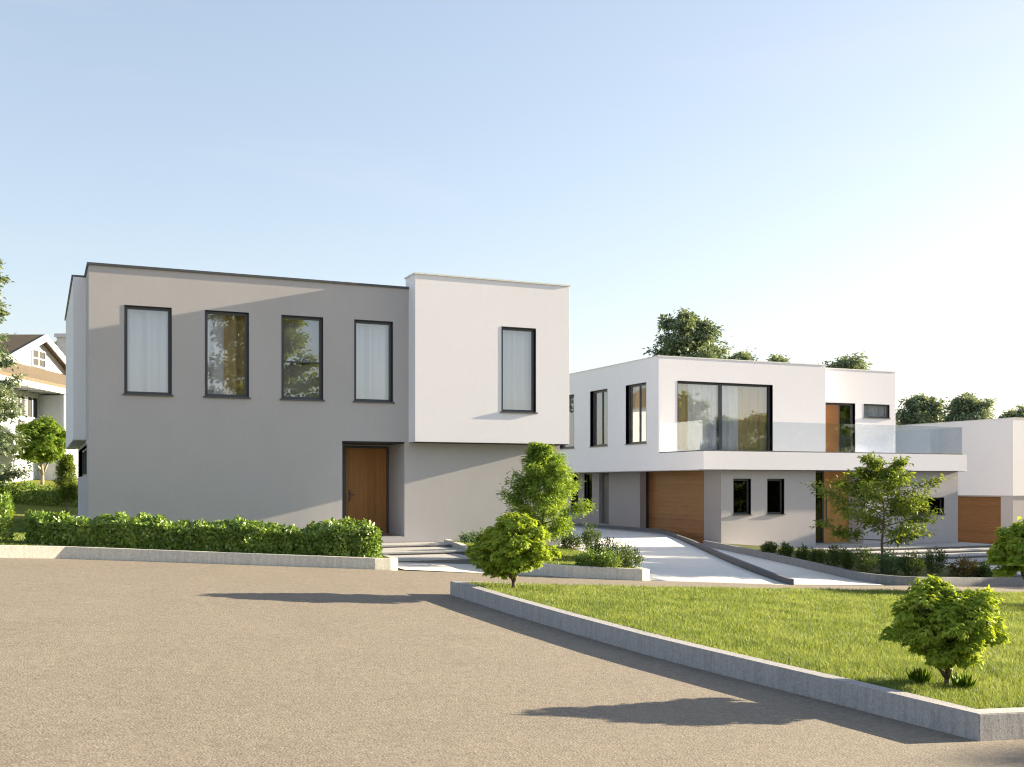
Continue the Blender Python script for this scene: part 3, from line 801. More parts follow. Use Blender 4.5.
# glass balustrade along the terrace
rail = empty('glass_balustrade', (29, 33.55, 3.12), 'clear frameless glass balustrade around the terrace of the white house', 'balustrade')
def panels(axis, plane, a0, a1, n):
    L = (a1 - a0) / n
    for i in range(n):
        mb = MB(); mbox(mb, axis, plane, a0 + i * L + .006, a0 + (i + 1) * L - .006, 0, .016, 3.13, 4.27)
        mb.build('glass_panel', M['rail'], rail)
    mb = MB(); mbox(mb, axis, plane, a0, a1, -.025, .041, 3.121, 3.16); mb.build('base_channel', M['frame'], rail)
panels('y', 33.475, 22.56, 35.30, 4); panels('x', 22.50, 33.55, 36.54, 1); panels('x', 35.34, 33.55, 37.44, 1)

# ------------------------------------------------------------------ the far white house
h3 = empty('white_house', (53, 47, -1.6), 'far white flat-roofed house with a timber garage door at the right edge', 'house')
X3, Y3 = 47.97, 42.02
MB().box(X3, 59, Y3, 54.5, 1.27, 5.44).build('upper_wall', M['white'], h3)
mb = MB(); wall(mb, 'x', X3 + .06, Y3 + .36, 54.4, -3.2, 1.268, .3, [(42.87, 46.3, -2.2, 1.2)])
wall(mb, 'y', Y3 + .06, X3 + .06, 58.9, -3.2, 1.268, .3, [(49.5, 50.6, -.4, .9)])
mb.box(58.6, 58.9, Y3 + .36, 54.4, -3.2, 1.268); mb.box(X3 + .36, 58.6, 54.1, 54.4, -3.2, 1.268)
mb.build('lower_wall', M['grey'], h3)
window(h3, 'y', Y3 + .06, 49.5, 50.6, -.4, .9, glass='darkglass')
mb = MB(); n = 16; z0, z1 = -2.1, 1.19; hh = (z1 - z0) / n
for i in range(n): mb.box(X3 + .3, X3 + .35, 42.88, 46.29, z0 + i * hh + .007, z0 + (i + 1) * hh - .007)
mb.box(X3 + .32, X3 + .34, 42.88, 46.29, z0, z1)
mb.build('garage_door', M['garagewood'], h3, recalc=False)
capping(h3, X3, 59, Y3, 54.5, 5.44, M['whitecap'], h=.04, over=.02)

# ------------------------------------------------------------------ the old gabled house on the slope (camera-aligned)
RZ = -TH
ox, oy = wxy(-24, 53.5)
h4 = empty('cottage', (ox, oy, 2.3), 'old white gabled cottage with a brown shingled roof on the grassy slope', 'house')
def P4(xc, yc, z): return (*wxy(xc, yc), z)
def cbox(mb, x0, x1, y0, y1, z0, z1):
    vs = [P4(x, y, z) for z in (z0, z1) for y in (y0, y1) for x in (x0, x1)]
    return mb.add(vs, [(0, 2, 3, 1), (4, 5, 7, 6), (0, 1, 5, 4), (2, 6, 7, 3), (0, 4, 6, 2), (1, 3, 7, 5)])
GX = -23.7
mb = MB(); cbox(mb, -32, GX, 42.5, 57.6, 1.5, 7.5)
pk = 9.25; ym = 53.7
mb.add([P4(GX, 49.8, 7.7), P4(GX, 57.6, 7.7), P4(GX, ym, pk - .05), P4(-32, 49.8, 7.7), P4(-32, 57.6, 7.7), P4(-32, ym, pk - .05)],
       [(0, 1, 2), (3, 5, 4), (0, 2, 5, 3), (1, 4, 5, 2)])
cbox(mb, -33, -25.5, 57.6, 68, 1.5, 7.4)
mb.build('wall', M['clap'], h4)
def roof_plane(pts, th, mat, name='roof'):
    mb = MB(); n = len(pts); top = [(p[0], p[1], p[2] + th) for p in pts]
    mb.add([P4(*p) for p in pts] + [P4(*p) for p in top], [tuple(range(n - 1, -1, -1)), tuple(range(n, 2 * n))] + [(i, (i + 1) % n, n + (i + 1) % n, n + i) for i in range(n)])
    return mb.build(name, mat, h4)
roof_plane([(GX + .4, 49.3, 7.55), (GX + .4, ym, pk), (-32.3, ym, pk), (-32.3, 49.3, 7.55)], .12, M['shingle'])
roof_plane([(GX + .4, ym, pk), (GX + .4, 58.1, 7.55), (-32.3, 58.1, 7.55), (-32.3, ym, pk)], .12, M['shingle'])
roof_plane([(-25.2, 57.7, 7.6), (-25.2, 68.3, 7.6), (-28.6, 68.3, 9.4), (-28.6, 57.7, 9.4)], .12, M['shingle'])
mb = MB()     # barge boards on the gable
for a, b in (((49.2, 7.46), (ym, pk - .06)), ((58.2, 7.46), (ym, pk - .06))):
    vs = [P4(x, y, z + dz) for x in (GX + .405, GX + .47) for (y, z) in (a, b) for dz in (-.16, .2)]
    mb.add(vs, [(0, 1, 3, 2), (4, 6, 7, 5), (0, 4, 5, 1), (2, 3, 7, 6), (1, 5, 7, 3), (0, 2, 6, 4)])
mb.build('barge_board', M['clap'], h4)
# porch roof that slopes towards the street
roof_plane([(GX, 43.0, 7.55), (-21.1, 43.0, 6.42), (-21.1, 58.5, 6.42), (GX, 58.5, 7.55)], .14, M['shingle'], 'porch_roof')
mb = MB(); cbox(mb, -21.25, -21.05, 43.0, 58.5, 6.14, 6.40); cbox(mb, -22.39, -22.3, 43.0, 50.78, 6.0, 6.14); mb.build('eave_board', M['clap'], h4)
for i in range(15):
    mb = MB(); y = 43.6 + i * .95; cbox(mb, -22.38, -21.26, y, y + .16, 6.15, 6.36); mb.build('rafter', M['clap'], h4)
mb = MB(); cbox(mb, -22.6, -22.4, 43.2, 50.8, 1.5, 6.1); cbox(mb, -22.4, -21.35, 50.8, 58, 1.5, 6.1); mb.build('porch_wall', M['clap'], h4)
def cwin(y0, y1, z0, z1, x=-22.4, bars=1, b=.055):
    mb = MB()
    cbox(mb, x, x + .06, y0, y0 + b, z0, z1); cbox(mb, x, x + .06, y1 - b, y1, z0, z1)
    cbox(mb, x, x + .06, y0 + b, y1 - b, z0, z0 + b); cbox(mb, x, x + .06, y0 + b, y1 - b, z1 - b, z1)
    m = (y0 + y1) / 2; cbox(mb, x + .01, x + .05, m - .03, m + .03, z0 + b, z1 - b)
    if bars:
        zc = (z0 + z1) / 2; cbox(mb, x + .005, x + .045, y0 + b, y1 - b, zc - .03, zc + .03)
    f = mb.build('window', M['clap'], h4)
    g = MB(); cbox(g, x + .012, x + .02, y0 + b, y1 - b, z0 + b, z1 - b); g.build('pane', M['soffit'], f)
cwin(48.5, 49.35, 4.95, 5.98, bars=0); cwin(49.5, 50.72, 4.95, 5.98, bars=0); cwin(49.5, 50.72, 3.3, 4.85, bars=0); cwin(48.5, 49.35, 3.3, 4.85, bars=0)
cwin(53.0, 54.5, 7.72, 8.6, GX, b=.07)
mb = MB(); cbox(mb, -21.348, -21.15, 50.75, 51.1, 1.5, 6.12); mb.build('corner_post', M['clap'], h4)
mb = MB(); cbox(mb, -26.05, -25.25, 61.5, 62.4, 7.3, 10.3); cbox(mb, -26.15, -25.15, 61.4, 62.5, 10.3, 10.5); mb.build('chimney', M['chim'], h4)

# ------------------------------------------------------------------ foliage
def unit(v): return v / np.maximum(np.linalg.norm(v, axis=-1, keepdims=True), 1e-9)
def leaf_geo(P, D, N, L, W, fold=.12, droop=.12):
    D = unit(D); S = unit(np.cross(D, N)); N2 = unit(np.cross(S, D))
    L = np.asarray(L).reshape(-1, 1) * np.ones((len(P), 1)); W = np.asarray(W).reshape(-1, 1) * np.ones((len(P), 1))
    mid = P + D * L * .45
    V = np.stack([P, mid + S * W * .5 + N2 * W * fold, P + D * L - N2 * L * droop, mid - S * W * .5 + N2 * W * fold], 1).reshape(-1, 3)
    i = np.arange(len(P)) * 4
    return V, np.concatenate([np.stack([i, i + 1, i + 2], 1), np.stack([i, i + 2, i + 3], 1)])
def rdir(n, r):
    v = r.normal(size=(n, 3)); return unit(v)

def maple(loc, lobes, name, label, cat, scale, seed, mat='maple', trunk_z=.3, leaf=.055, sprays=75, group='bright small maples', bark='bark'):
    """a small spreading tree: domes of drooping leaf sprays carried on forked limbs. lobes: (x, y, z, rx, rz) in metres"""
    r = np.random.default_rng(seed)
    e = empty(name, loc, label, cat, group)
    Vs, Fs, off = [], [], 0
    tb = MB(); L0 = Vector(loc)
    base = L0 + Vector((0, 0, -.1)); fork = L0 + Vector((.01 * scale, 0, trunk_z))
    tb.tube([base, base.lerp(fork, .5) + Vector((.01, .01, 0)), fork], [.034 * scale, .027 * scale, .024 * scale], 8)
    ns = 4; stems = [[] for _ in range(ns)]
    for lb in lobes: stems[int((math.atan2(lb[1], lb[0]) + math.pi + .7) / (2 * math.pi) * ns) % ns].append(lb)
    ends = []
    for st in stems:
        if not st: ends.append(fork); continue
        m = sum((Vector(q[:3]) for q in st), Vector()) / len(st); end = L0 + Vector((m.x * .55, m.y * .55, trunk_z + (m.z - trunk_z) * .62)); ends.append(end)
        bend = fork.lerp(end, .5) + Vector((m.x * .08 + r.normal() * .02, m.y * .08 + r.normal() * .02, -.02 * scale))
        tb.tube([fork - Vector((0, 0, .04 * scale)), bend, end], [.024 * scale, .017 * scale, .011 * scale], 7)
    for k, (x, y, z, rx, rz) in enumerate(lobes):
        c = np.array([x, y, z]); fork = ends[int((math.atan2(y, x) + math.pi + .7) / (2 * math.pi) * ns) % ns]
        tipv = L0 + Vector((x, y, z - rz * .25)); mid = fork.lerp(tipv, .5) + Vector((r.normal() * .04, r.normal() * .04, -.04 * scale + r.normal() * .03)) 
        tb.tube([fork, mid, tipv], [.011 * scale, .008 * scale, .004 * scale], 6)
        for q in range(4):
            t2 = tipv + Vector((r.normal() * rx * .5, r.normal() * rx * .5, abs(r.normal()) * rz * .4)); tb.tube([mid.lerp(tipv, .6), t2], [.008 * scale, .003 * scale], 4, False)
        n = int(sprays * (rx / .3) ** 2 * 4.4 + 110)
        d = rdir(n * 2, r); d = d[d[:, 2] > -.35][:n]; n = len(d)
        rad = np.where(r.random(n) < .72, r.uniform(.82, 1.08, n), r.uniform(.35, .85, n))
        rad *= 1 + .22 * np.sin(d[:, 0] * 5 + k) * np.cos(d[:, 1] * 4.3 + d[:, 2] * 5 + 2 * k)
        Pc = c + d * rad[:, None] * np.array([rx, rx, rz])
        out = unit(d * np.array([1, 1, .45]) + r.normal(size=(n, 3)) * .28 + np.array([0, 0, -.34]))
        nrm = unit(d * .6 + np.array([0, 0, .75]) + r.normal(size=(n, 3)) * .22)
        k7 = 7
        for j in range(k7):
            a = (j - (k7 - 1) / 2) / ((k7 - 1) / 2) * 1.15
            side = unit(np.cross(out, nrm))
            D = out * math.cos(a) + side * math.sin(a) + np.array([0, 0, -.18 - .3 * abs(a)]) + r.normal(size=(n, 3)) * .1
            ll = 1.12 * leaf * scale ** .5 * r.uniform(.75, 1.3, n) * (1 - .25 * abs(a))
            V, F = leaf_geo(Pc, D, nrm + r.normal(size=(n, 3)) * .15, ll, ll * .36)
            Vs.append(V); Fs.append(F + off); off += len(V)
    arrays_object('crown', np.concatenate(Vs), [np.concatenate(Fs)], M[mat], e)
    tb.build('trunk', M[bark], e, smooth=True, recalc=False)
    return e

def tree(loc, h, name, label, cat, seed, mat, crown0=.25, R=.3, limbs=16, twigs=6, per=40, leaf=.08, blob=.25, profile=None, group=None, rise=.6,
         trunk_r=.02, bark='bark', wob=.02, wl=.5, flat=.6, link=True):
    """trunk > limbs > twigs with leaves clustered round the twig ends; h height, R crown radius / h"""
    r = np.random.default_rng(seed); e = empty(name, loc, label, cat, group)
    profile = profile or (lambda t: math.sin(math.pi * (.12 + .82 * t)) ** .8)
    tb = MB(); L0 = np.array(loc, float)
    nseg = 7; tp = [np.array([wob * h * math.sin(i * 1.3 + seed) * i / nseg, wob * h * math.cos(i * 1.7 + seed) * i / nseg, h * .95 * i / nseg]) for i in range(nseg + 1)]
    at = lambda t: tp[min(nseg - 1, int(t * nseg))] * (1 - (t * nseg - min(nseg - 1, int(t * nseg)))) + tp[min(nseg - 1, int(t * nseg)) + 1] * (t * nseg - min(nseg - 1, int(t * nseg)))
    tb.tube([Vector(L0 + p - (np.array([0, 0, .15]) if i == 0 else 0)) for i, p in enumerate(tp)], [h * trunk_r * (1 - .9 * i / nseg) * (1.25 if i == 0 else 1) for i in range(nseg + 1)], 8)
    Pc, Oc = [], []
    for i in range(limbs):
        t = crown0 + (1 - crown0) * ((i + .5) / limbs) ** .9
        ct = (t - crown0) / (1 - crown0); az = i * 2.39996 + r.normal() * .3
        ln = R * h * profile(ct) * r.uniform(.72, 1.12); up = rise * (.7 + .7 * ct)
        p0 = at(min(t * .97, .999)); dirh = np.array([math.cos(az), math.sin(az), 0])
        p2 = p0 + dirh * ln + np.array([0, 0, ln * up]); 
        if p2[2] > h: p2[2] = h - r.uniform(0, .05) * h
        p1 = (p0 + p2) / 2 + np.array([0, 0, -.06 * ln]) + r.normal(size=3) * .05 * ln
        rr = h * trunk_r * (1 - .75 * t) * .5
        tb.tube([Vector(L0 + p) for p in (p0, p1, p2)], [rr, rr * .6, rr * .2], 5, False)
        for k in range(twigs):
            s = .35 + .7 * (k + r.random()) / twigs; s = min(s, 1)
            b = p0 * (1 - s) ** 2 + 2 * p1 * s * (1 - s) + p2 * s * s
            tw = unit(dirh * .6 + r.normal(size=3) * np.array([.8, .8, .45]) + np.array([0, 0, .15])); tl = blob * h * r.uniform(.4, 1.0) * (.35 + .65 * profile(ct))
            q = b + tw * tl
            tb.tube([Vector(L0 + b), Vector(L0 + q)], [rr * .25 + .002, .0015 * h ** .5], 3, False)
            n = int(per * r.uniform(.6, 1.4))
            u_ = r.random(n)[:, None]
            g = b * (1 - u_) + q * u_ + r.normal(size=(n, 3)) * blob * h * np.array([.26, .26, .26 * flat]) * (.4 + .6 * profile(ct))
            Pc.append(g); Oc.append(unit(g - b + tw * .2 * tl + r.normal(size=(n, 3)) * .02 * h))
    P = np.concatenate(Pc); O = np.concatenate(Oc); n = len(P)
    D = unit(O * np.array([1, 1, .5]) + r.normal(size=(n, 3)) * .45 + np.array([0, 0, -.25]))
    N = unit(np.array([0, 0, .9]) + O * .35 + r.normal(size=(n, 3)) * .45)
    ll = leaf * r.uniform(.7, 1.3, n)
    V, F = leaf_geo(P, D, N, ll, ll * wl)
    arrays_object('crown', V, [F], M[mat], e)
    tb.build('trunk', M[bark], e, smooth=True, recalc=False)
    return e

def shrub(loc, rx, h, name, label, cat, seed, mat='shrub', n=1400, leaf=.05, group='shrubs in the planting beds', upright=.6, wl=.5, ry=None):
    r = np.random.default_rng(seed); e = empty(name, loc, label, cat, group); tb = MB(); L0 = np.array(loc, float)
    ns = max(9, int(rx * 40)); Pc, Oc = [], []
    for i in range(ns):
        az = i * 2.4 + r.normal() * .3; s = math.sqrt((i + .5) / ns); sp = rx * s * .9
        hh = h * (1 - .42 * s * s) * r.uniform(.72, 1.08)
        tip = np.array([math.cos(az) * sp, math.sin(az) * sp * ((ry or rx) / rx), hh]); b = np.array([math.cos(az) * sp * .3, math.sin(az) * sp * .3, -.05]); mid = (b + tip) / 2 + np.array([math.cos(az), math.sin(az), 0]) * sp * .2
        tb.tube([Vector(L0 + p) for p in (b, mid, tip)], [.006, .005, .002], 4, False)
        m = n // ns; u_ = r.beta(2.2, 1.2, m)[:, None]
        g = b * (1 - u_) ** 2 + 2 * mid * u_ * (1 - u_) + tip * u_ ** 2 + r.normal(size=(m, 3)) * rx * .14
        g[:, 2] = np.maximum(g[:, 2], .01)
        Pc.append(g); Oc.append(unit(g * np.array([1, 1, .2]) + r.normal(size=(m, 3)) * .3 * rx) + np.array([0, 0, upright]))
    P = np.concatenate(Pc); O = np.concatenate(Oc); k = len(P)
    N = unit(rdir(k, r) * .7 + np.array([0, 0, .8]))
    ll = leaf * r.uniform(.7, 1.3, k)
    V, F = leaf_geo(P, unit(O), N, ll, ll * wl)
    arrays_object('foliage', V, [F], M[mat], e)
    tb.build('stem', M['bark'], e, smooth=True, recalc=False)
    return e

def hedge(path, wdt, h, zf, name, label, seed, n, leaf, mat='hedge', hfun=None):
    """a clipped hedge along a plan polyline"""
    r = np.random.default_rng(seed)
    seg = [math.dist(path[i], path[i + 1]) for i in range(len(path) - 1)]; tot = sum(seg)
    e = empty(name, (*path[0], zf(*path[0])), label, 'hedge')
    s = r.random(n) * (tot + wdt) - wdt / 2; cum = np.concatenate([[0], np.cumsum(seg)])
    sc = np.clip(s, 0, tot - 1e-6); k = np.clip(np.searchsorted(cum, sc, side='right') - 1, 0, len(seg) - 1)
    A = np.array(path)[k]; B = np.array(path)[k + 1]; d = unit(B - A); nn = np.stack([-d[:, 1], d[:, 0]], 1)
    over = (s - sc)
    # points on the surface of a rounded box section, a share of them further in
    ang = r.uniform(0, math.pi, n); p = 3.2
    cx = np.sign(np.cos(ang)) * np.abs(np.cos(ang)) ** (2 / p); cz = np.abs(np.sin(ang)) ** (2 / p)
    low = r.random(n) < .5; cz = np.where(low, r.random(n) * .92, cz); cx = np.where(low, np.where(r.random(n) < .6, -1, 1) * 1.0, cx)
    rad = np.where(r.random(n) < .75, r.uniform(.88, 1.06, n), r.uniform(.5, .9, n))
    lump = 1 + .09 * np.sin(s * 3.1 + seed) + .07 * np.sin(s * 7.7 + 2 * seed + cx * 2) + .05 * np.sin(s * 17 + cz * 5)
    endf = np.sqrt(np.clip(1 - (2 * np.abs(over) / wdt) ** 2, .02, 1))
    cy = cx * rad * wdt / 2 * lump * endf; hz = cz * rad * h * lump
    if hfun is not None: hz = hz * np.array([hfun(v) for v in sc / tot])
    XY = A + d * (sc - cum[k])[:, None] + d * over[:, None] + nn * cy[:, None]
    Z = np.array([zf(x, y) for x, y in XY]) + np.maximum(hz, .02)
    P = np.stack([XY[:, 0], XY[:, 1], Z], 1)
    O = np.stack([nn[:, 0] * cx, nn[:, 1] * cx, cz * 1.1], 1)
    O = unit(O + np.stack([d[:, 0], d[:, 1], 0 * cx], 1) * (over / wdt * 2)[:, None])
    N = unit(O + r.normal(size=(n, 3)) * .55)
    D = unit(np.cross(N, rdir(n, r)) + np.array([0, 0, .25]) + O * .35)
    ll = leaf * r.uniform(.7, 1.35, n)
    V, F = leaf_geo(P - np.array(e.location), D, N, ll, ll * .62, .1, .15)
    arrays_object('foliage', V, [F], M[mat], e)
    tb = MB()
    q = np.linspace(.1, tot - .1, max(4, int(tot * 4)))
    for v in q:
        kk = min(len(seg) - 1, int(np.searchsorted(cum, v, side='right') - 1)); a, b = path[kk], path[kk + 1]; f = (v - cum[kk]) / seg[kk]
        x = a[0] + (b[0] - a[0]) * f; y = a[1] + (b[1] - a[1]) * f; z = zf(x, y)
        for g in range(3):
            tb.tube([(x, y, z - .05), (x + r.normal() * wdt * .18, y + r.normal() * wdt * .18, z + h * .7)], [.014, .005], 4, False)
    tb.build('stem', M['bark'], e, smooth=True, recalc=False)
    return e

# hedges
hedge([(.25, 22.62), (3.4, 22.18), (6.12, 21.80)], .85, .56, bed_z, 'clipped_hedge', 'long low clipped hedge in front of the grey house wall', 3, 26000, .088,
      hfun=lambda t: 1 + .16 * sstep(.8, .93, t))
hx = [wxy(-20.2, 38.5), wxy(-15.5, 38.2)]
hedge(hx, .8, .62, lambda x, y: tz(x, y) - .02, 'clipped_hedge', 'short sunlit hedge on the slope behind the shaded lawn', 5, 5500, .09)
bx, by = wxy(-10.12, 20.6)
hedge([(bx - 1.2, by + .5), (bx, by + .0)], .95, .95, bed_z, 'clipped_bush', 'rounded clipped bush at the left edge behind the pale kerb', 6, 7000, .075)['category'] = 'bush'
hx = [wxy(-26, 41.5), wxy(-19.2, 40)]
shrub((*wxy(-19.6, 39.8), tz(*wxy(-19.6, 39.8))), 1.1, .9, 'low_bush', 'pale sunlit bush at the left edge below the gabled cottage', 'bush', 31, 'maple', 1800, .09)

# the three bright maples
def view(px, dy, pz, rx, rz):   # lobe offsets given across (camera right), along (camera forward), up
    x, y = wxy(px, dy); return (x, y, pz, rx, rz)
def ball(seed, n, a, c, zc, rx, bumps=()):
    """lobes spread over a lumpy ball: a half width, c half height, zc centre height"""
    r = random.Random(seed); out = []
    for i in range(n):
        v = 1 - 2 * (i + .5) / n; az = i * 2.39996 + r.uniform(-.3, .3); q = math.sqrt(1 - v * v); k = r.uniform(.72, 1.08)
        if v < -.3: k *= .92
        rr = rx * r.uniform(.75, 1.2)
        out.append(view(q * math.cos(az) * a * k, q * math.sin(az) * a * k, zc + v * c * k, rr, rr * r.uniform(.62, .85)))
    for i in range(n // 5):
        az = r.uniform(0, 6.28); out.append(view(.4 * a * math.cos(az), .4 * a * math.sin(az), zc + r.uniform(-.4, .4) * c, rx * 1.2, rx))
    for p, z, rr in bumps: out.append(view(p, r.uniform(-.1, .1), z, rr, rr * .75))
    return out
bxy = (8.0, 7.78)
maple((*bxy, plane_z(.18)(*bxy)), ball(4, 34, .41, .34, .585, .125, [(-.14, .96, .15), (-.05, .93, .13), (.30, .86, .14), (.46, .5, .12), (-.44, .52, .13), (-.02, .28, .12)]),
      'maple_tree', 'bright green small maple in the lawn nearest the sharp kerb corner', 'tree', 1.0, 41, trunk_z=.14, leaf=.05, sprays=70)
axy = (7.03, 15.9)
maple((*axy, plane_z(.18)(*axy)), ball(9, 32, .50, .44, .66, .165, [(-.05, 1.12, .19), (.18, 1.08, .16), (.55, .6, .17), (-.5, .5, .16), (-.3, .3, .15)]),
      'maple_tree', 'bright green small maple at the pointed left tip of the lawn', 'tree', 1.3, 42, trunk_z=.2, leaf=.056, sprays=52)
cxy = wxy(10.75, 22.4)
maple((*cxy, plane_z(.16)(*cxy)), ball(12, 32, .62, .52, .98, .2, [(-.1, 1.45, .22), (-.6, .8, .2), (-.5, .55, .18)]),
      'maple_tree', 'bright green maple cut by the right edge of the picture', 'tree', 1.6, 43, trunk_z=.35, leaf=.06, sprays=40)
dxy = wxy(-20.9, 47.8)
maple((*dxy, tz(*dxy)), ball(14, 30, .98, .92, 1.78, .34), 'maple_tree', 'rounded bright maple with a forked pale trunk in front of the cottage', 'tree', 2.6, 44, 'birch', trunk_z=.5, leaf=.08, sprays=16, bark='palebark')

# tufts at the foot of the near maple
for (du, dv, lab) in ((-.24, .05, 'dark grass tuft left of the near maple trunk'), (.12, -.1, 'dark grass tuft right of the near maple trunk')):
    x, y = wxy(du, dv); x += bxy[0]; y += bxy[1]
    e = empty('grass_tuft', (x, y, plane_z(.175)(x, y)), lab, 'plant', 'grass tufts at the maple foot'); r = np.random.default_rng(int(du * 100) + 90); n = 150
    az = r.uniform(0, 6.283, n); ln = r.uniform(.10, .20, n); out = np.stack([np.cos(az), np.sin(az), 0 * az], 1)
    P = out * r.uniform(0, .035, n)[:, None]; D = out * r.uniform(.15, 1.3, n)[:, None] + np.array([0, 0, 1])
    V, F = leaf_geo(P, D, out, ln, .007, .05, .35)
    arrays_object('blades', V, [F], M['blade_dark'], e)

# young trees
t4 = (10.72, 22.5)
tree((*t4, pz(*t4)), 2.75, 'young_tree', 'feathery fresh green young tree behind the maple at the lawn tip', 'tree', 21, 'birch', crown0=.16, R=.325, limbs=34, twigs=8, per=95, leaf=.085, blob=.13, rise=.55,
     profile=lambda t: (1 - t) ** .7 * .95 + .12 if t > .15 else .62 + 2 * t, trunk_r=.014, flat=.7, wl=.34, group='young trees')
t5 = wxy(9.72, 28.2)
tree((*t5, plane_z(.12)(*t5)), 3.05, 'young_tree', 'slender olive green young tree with a bare stem before the white house', 'tree', 22, 'olive', crown0=.26, R=.43, limbs=26, twigs=7, per=52, leaf=.115, blob=.13, rise=.42,
     profile=lambda t: .55 + .55 * math.sin(math.pi * min(1, .2 + t)) - .45 * max(0, t - .6), trunk_r=.014, flat=.5, wl=.42, group='young trees')

# background trees beyond the roofs
def bgtree(u, vtop, Y, hgt_vis, label, seed, R, mat='dark', name='broadleaf_tree', group='trees beyond the roofs'):
    xc = (u - 512) / 1075 * Y; x, y = wxy(xc, Y); z = tz(x, y); top = EYE + (484 - vtop) * Y / 1075
    h = top - z
    return tree((x, y, z), h, name, label, 'tree', seed, mat, crown0=.45, R=R / h, limbs=30, twigs=8, per=85, leaf=.26, blob=1.15 / h, rise=.35, trunk_r=.016, flat=.6,
                profile=lambda t: math.sin(math.pi * (.22 + .70 * t)) ** .7, group=group, wl=.55)
bgtree(685, 303, 70, 0, 'tallest dark broadleaf tree rising above the white house roof', 51, 2.2)
bgtree(738, 346, 72, 0, 'dark tree top just showing beside the tallest one over the roof', 52, 1.6)
bgtree(777, 351, 72, 0, 'smallest dark tree top showing over the middle of the roof', 53, 1.3)
bgtree(843, 353, 68, 0, 'dark tree top showing over the set-back roof of the white house', 54, 2.0)
bgtree(920, 391, 84, 0, 'dark tree left of its neighbour in the gap between the two white houses', 55, 1.25)
bgtree(966, 391, 82, 0, 'dark tree touching the roof corner of the far white house', 56, 1.45)
bgtree(1026, 405, 84, 0, 'dark tree top at the right edge over the far white house', 57, 2.2)
bgtree(53, 341, 84, 0, 'dark tree top between the cottage roof and its chimney', 58, 2.0)
# big tree at the left edge
tx, ty = wxy(-18.05, 36)
tree((tx, ty, tz(tx, ty)), 9.4, 'broadleaf_tree', 'tall dark leafy tree cut by the left edge of the picture', 'tree', 61, 'dark', crown0=.10, R=.16, limbs=60, twigs=7, per=85, leaf=.14, blob=.06, rise=.15, trunk_r=.014,
     profile=lambda t: 1.0 - .55 * t, flat=.5)
# upright conifer by the house corner
kx, ky = wxy(-14.9, 36.0)
tree((kx, ky, tz(kx, ky)), 1.95, 'upright_conifer', 'narrow upright conifer at the corner of the grey house', 'tree', 62, 'olive', crown0=.14, R=.145, limbs=36, twigs=6, per=42, leaf=.095, blob=.10, rise=1.3, trunk_r=.022,
     profile=lambda t: math.sin(math.pi * (.30 + .66 * t)) * 1.0, flat=1.2, wl=.25, bark='palebark')

# trees outside the picture: they are mirrored in the windows and shade the driveway
def off_tree(x, y, h, R, seed, label, mat='olive', c0=.2):
    return tree((x, y, tz(x, y)), h, 'broadleaf_tree', label, 'tree', seed, mat, crown0=c0, R=R / h, limbs=34, twigs=7, per=85, leaf=.32, blob=1.2 / h, rise=.4, trunk_r=.016, group='trees around the plot',
                profile=lambda t: math.sin(math.pi * (.2 + .72 * t)) ** .7, wl=.6)
off_tree(14.2, -20, 15.5, 4.2, 71, 'tall tree mirrored in the two middle upper windows of the grey house')
off_tree(22.5, -20, 9.2, 2.8, 72, 'rounded tree mirrored low in the window beside the white box')
off_tree(29.5, -17, 7.5, 2.4, 73, 'low tree mirrored at the foot of the white box window')
off_tree(45, 2.5, 11.0, 3.4, 74, 'tree mirrored in the left leaf of the sliding door')
off_tree(45.5, 10.5, 8.8, 3.4, 75, 'tree mirrored in the right leaf of the sliding door')
off_tree(44, 22.3, 8.9, 3.1, 76, 'tree right of the picture whose shade falls on the front of the driveway')
off_tree(45, 26.6, 8.6, 2.5, 77, 'tree right of the picture whose shade falls on the middle of the driveway')
off_tree(46, 33.2, 5.6, 1.5, 78, 'small tree right of the picture whose shade falls across the white house wall')

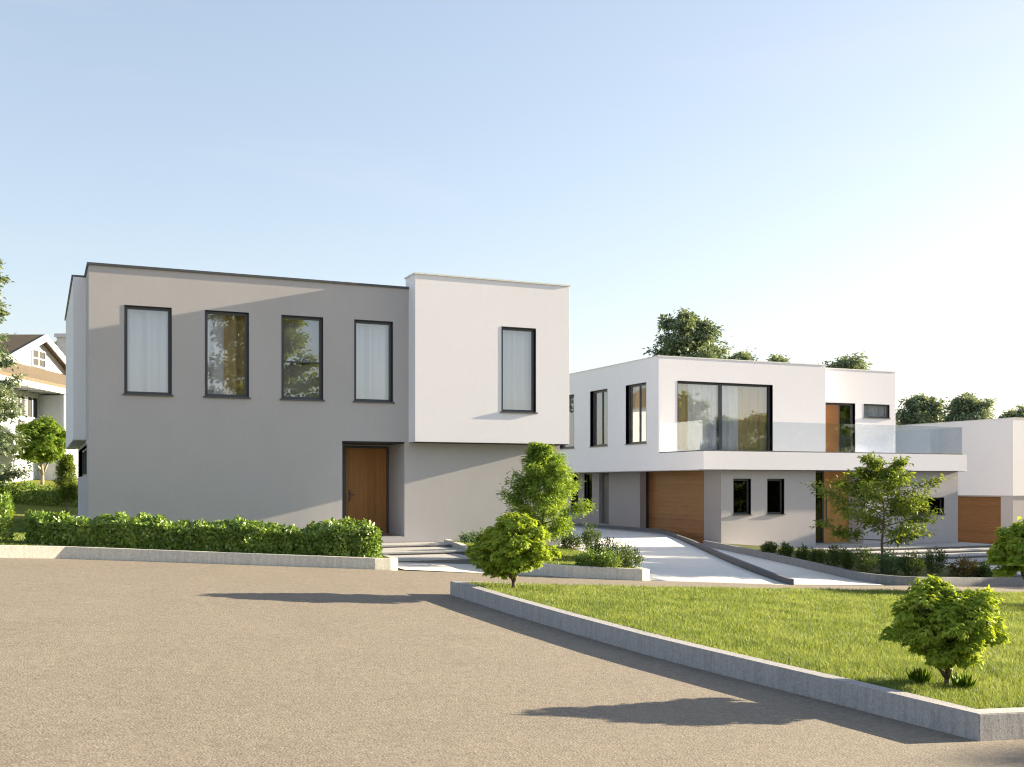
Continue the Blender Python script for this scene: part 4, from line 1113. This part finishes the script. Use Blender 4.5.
# ------------------------------------------------------------------ shrubs
S = lambda x, y, zf, *a, **k: shrub((x, y, zf(x, y)), *a, **k)
def at(u, v, dz):
    return gr(u, v, dz)
S(10.35, 26.2, pz, .3, .32, 'shrub', 'small blue-green shrub beside the top entrance step', 'shrub', 101, 'blueshrub', 1100, .05)
S(10.2, 24.7, pz, .36, .5, 'shrub', 'dark shrub behind the left side of the lawn tip maple', 'shrub', 102, 'shrub', 1300, .06)
for i, (u, v, rx, h, mat, lab) in enumerate([
    (590, 551, .32, .78, 'shrub', 'tallest dark shrub with open twigs in the bed by the driveway'),
    (570, 549, .35, .45, 'shrub', 'dark shrub touching the young tree in the bed by the driveway'),
    (605, 561, .40, .52, 'shrub', 'broad dark shrub in the middle of the bed by the driveway'),
    (588, 568, .30, .40, 'hedge', 'lighter green shrub near the pale kerb of the driveway bed'),
    (608, 569, .32, .42, 'hedge', 'yellowish green shrub near the white end of the kerb'),
    (626, 568, .36, .5, 'shrub', 'last dark shrub beside the driveway next to the white kerb end')]):
    x, y = at(u, v, .2); S(x, y, pz, rx, h, 'shrub', lab, 'shrub', 110 + i, mat, 1500, .055)
for i, (u, v, rx, h, mat, lab) in enumerate([
    (770, 553, .30, .42, 'shrub', 'first small shrub of the row nearest the garage'),
    (786, 556, .28, .42, 'shrub', 'second small shrub of the row along the curved kerb'),
    (802, 559, .28, .40, 'shrub', 'third small shrub of the row along the curved kerb'),
    (818, 562.5, .30, .44, 'shrub', 'fourth small shrub of the row along the curved kerb'),
    (835, 566, .30, .62, 'shrub', 'upright dark shrub in the row left of the slender tree'),
    (847, 568.5, .28, .56, 'shrub', 'dark shrub with sparse twigs between the upright shrub and the slender tree'),
    (863, 572, .42, .68, 'shrub', 'broad dark shrub just left of the slender tree stem'),
    (890, 572, .46, .62, 'blueshrub', 'blue-green conifer-like shrub just right of the slender tree stem'),
    (912, 574, .40, .60, 'shrub', 'dark shrub right of the blue-green one'),
    (935, 571, .40, .72, 'shrub', 'tall dark shrub in front of the wide steps'),
    (963, 575, .46, .50, 'redshrub', 'low reddish shrub in front of the wide steps'),
    (982, 576, .34, .40, 'shrub', 'low dark shrub beside the right edge maple')]):
    x, y = at(u, v, .2); S(x, y, plane_z(.16), rx * .84, h, 'shrub', lab, 'shrub', 130 + i, mat, 1300, .06)
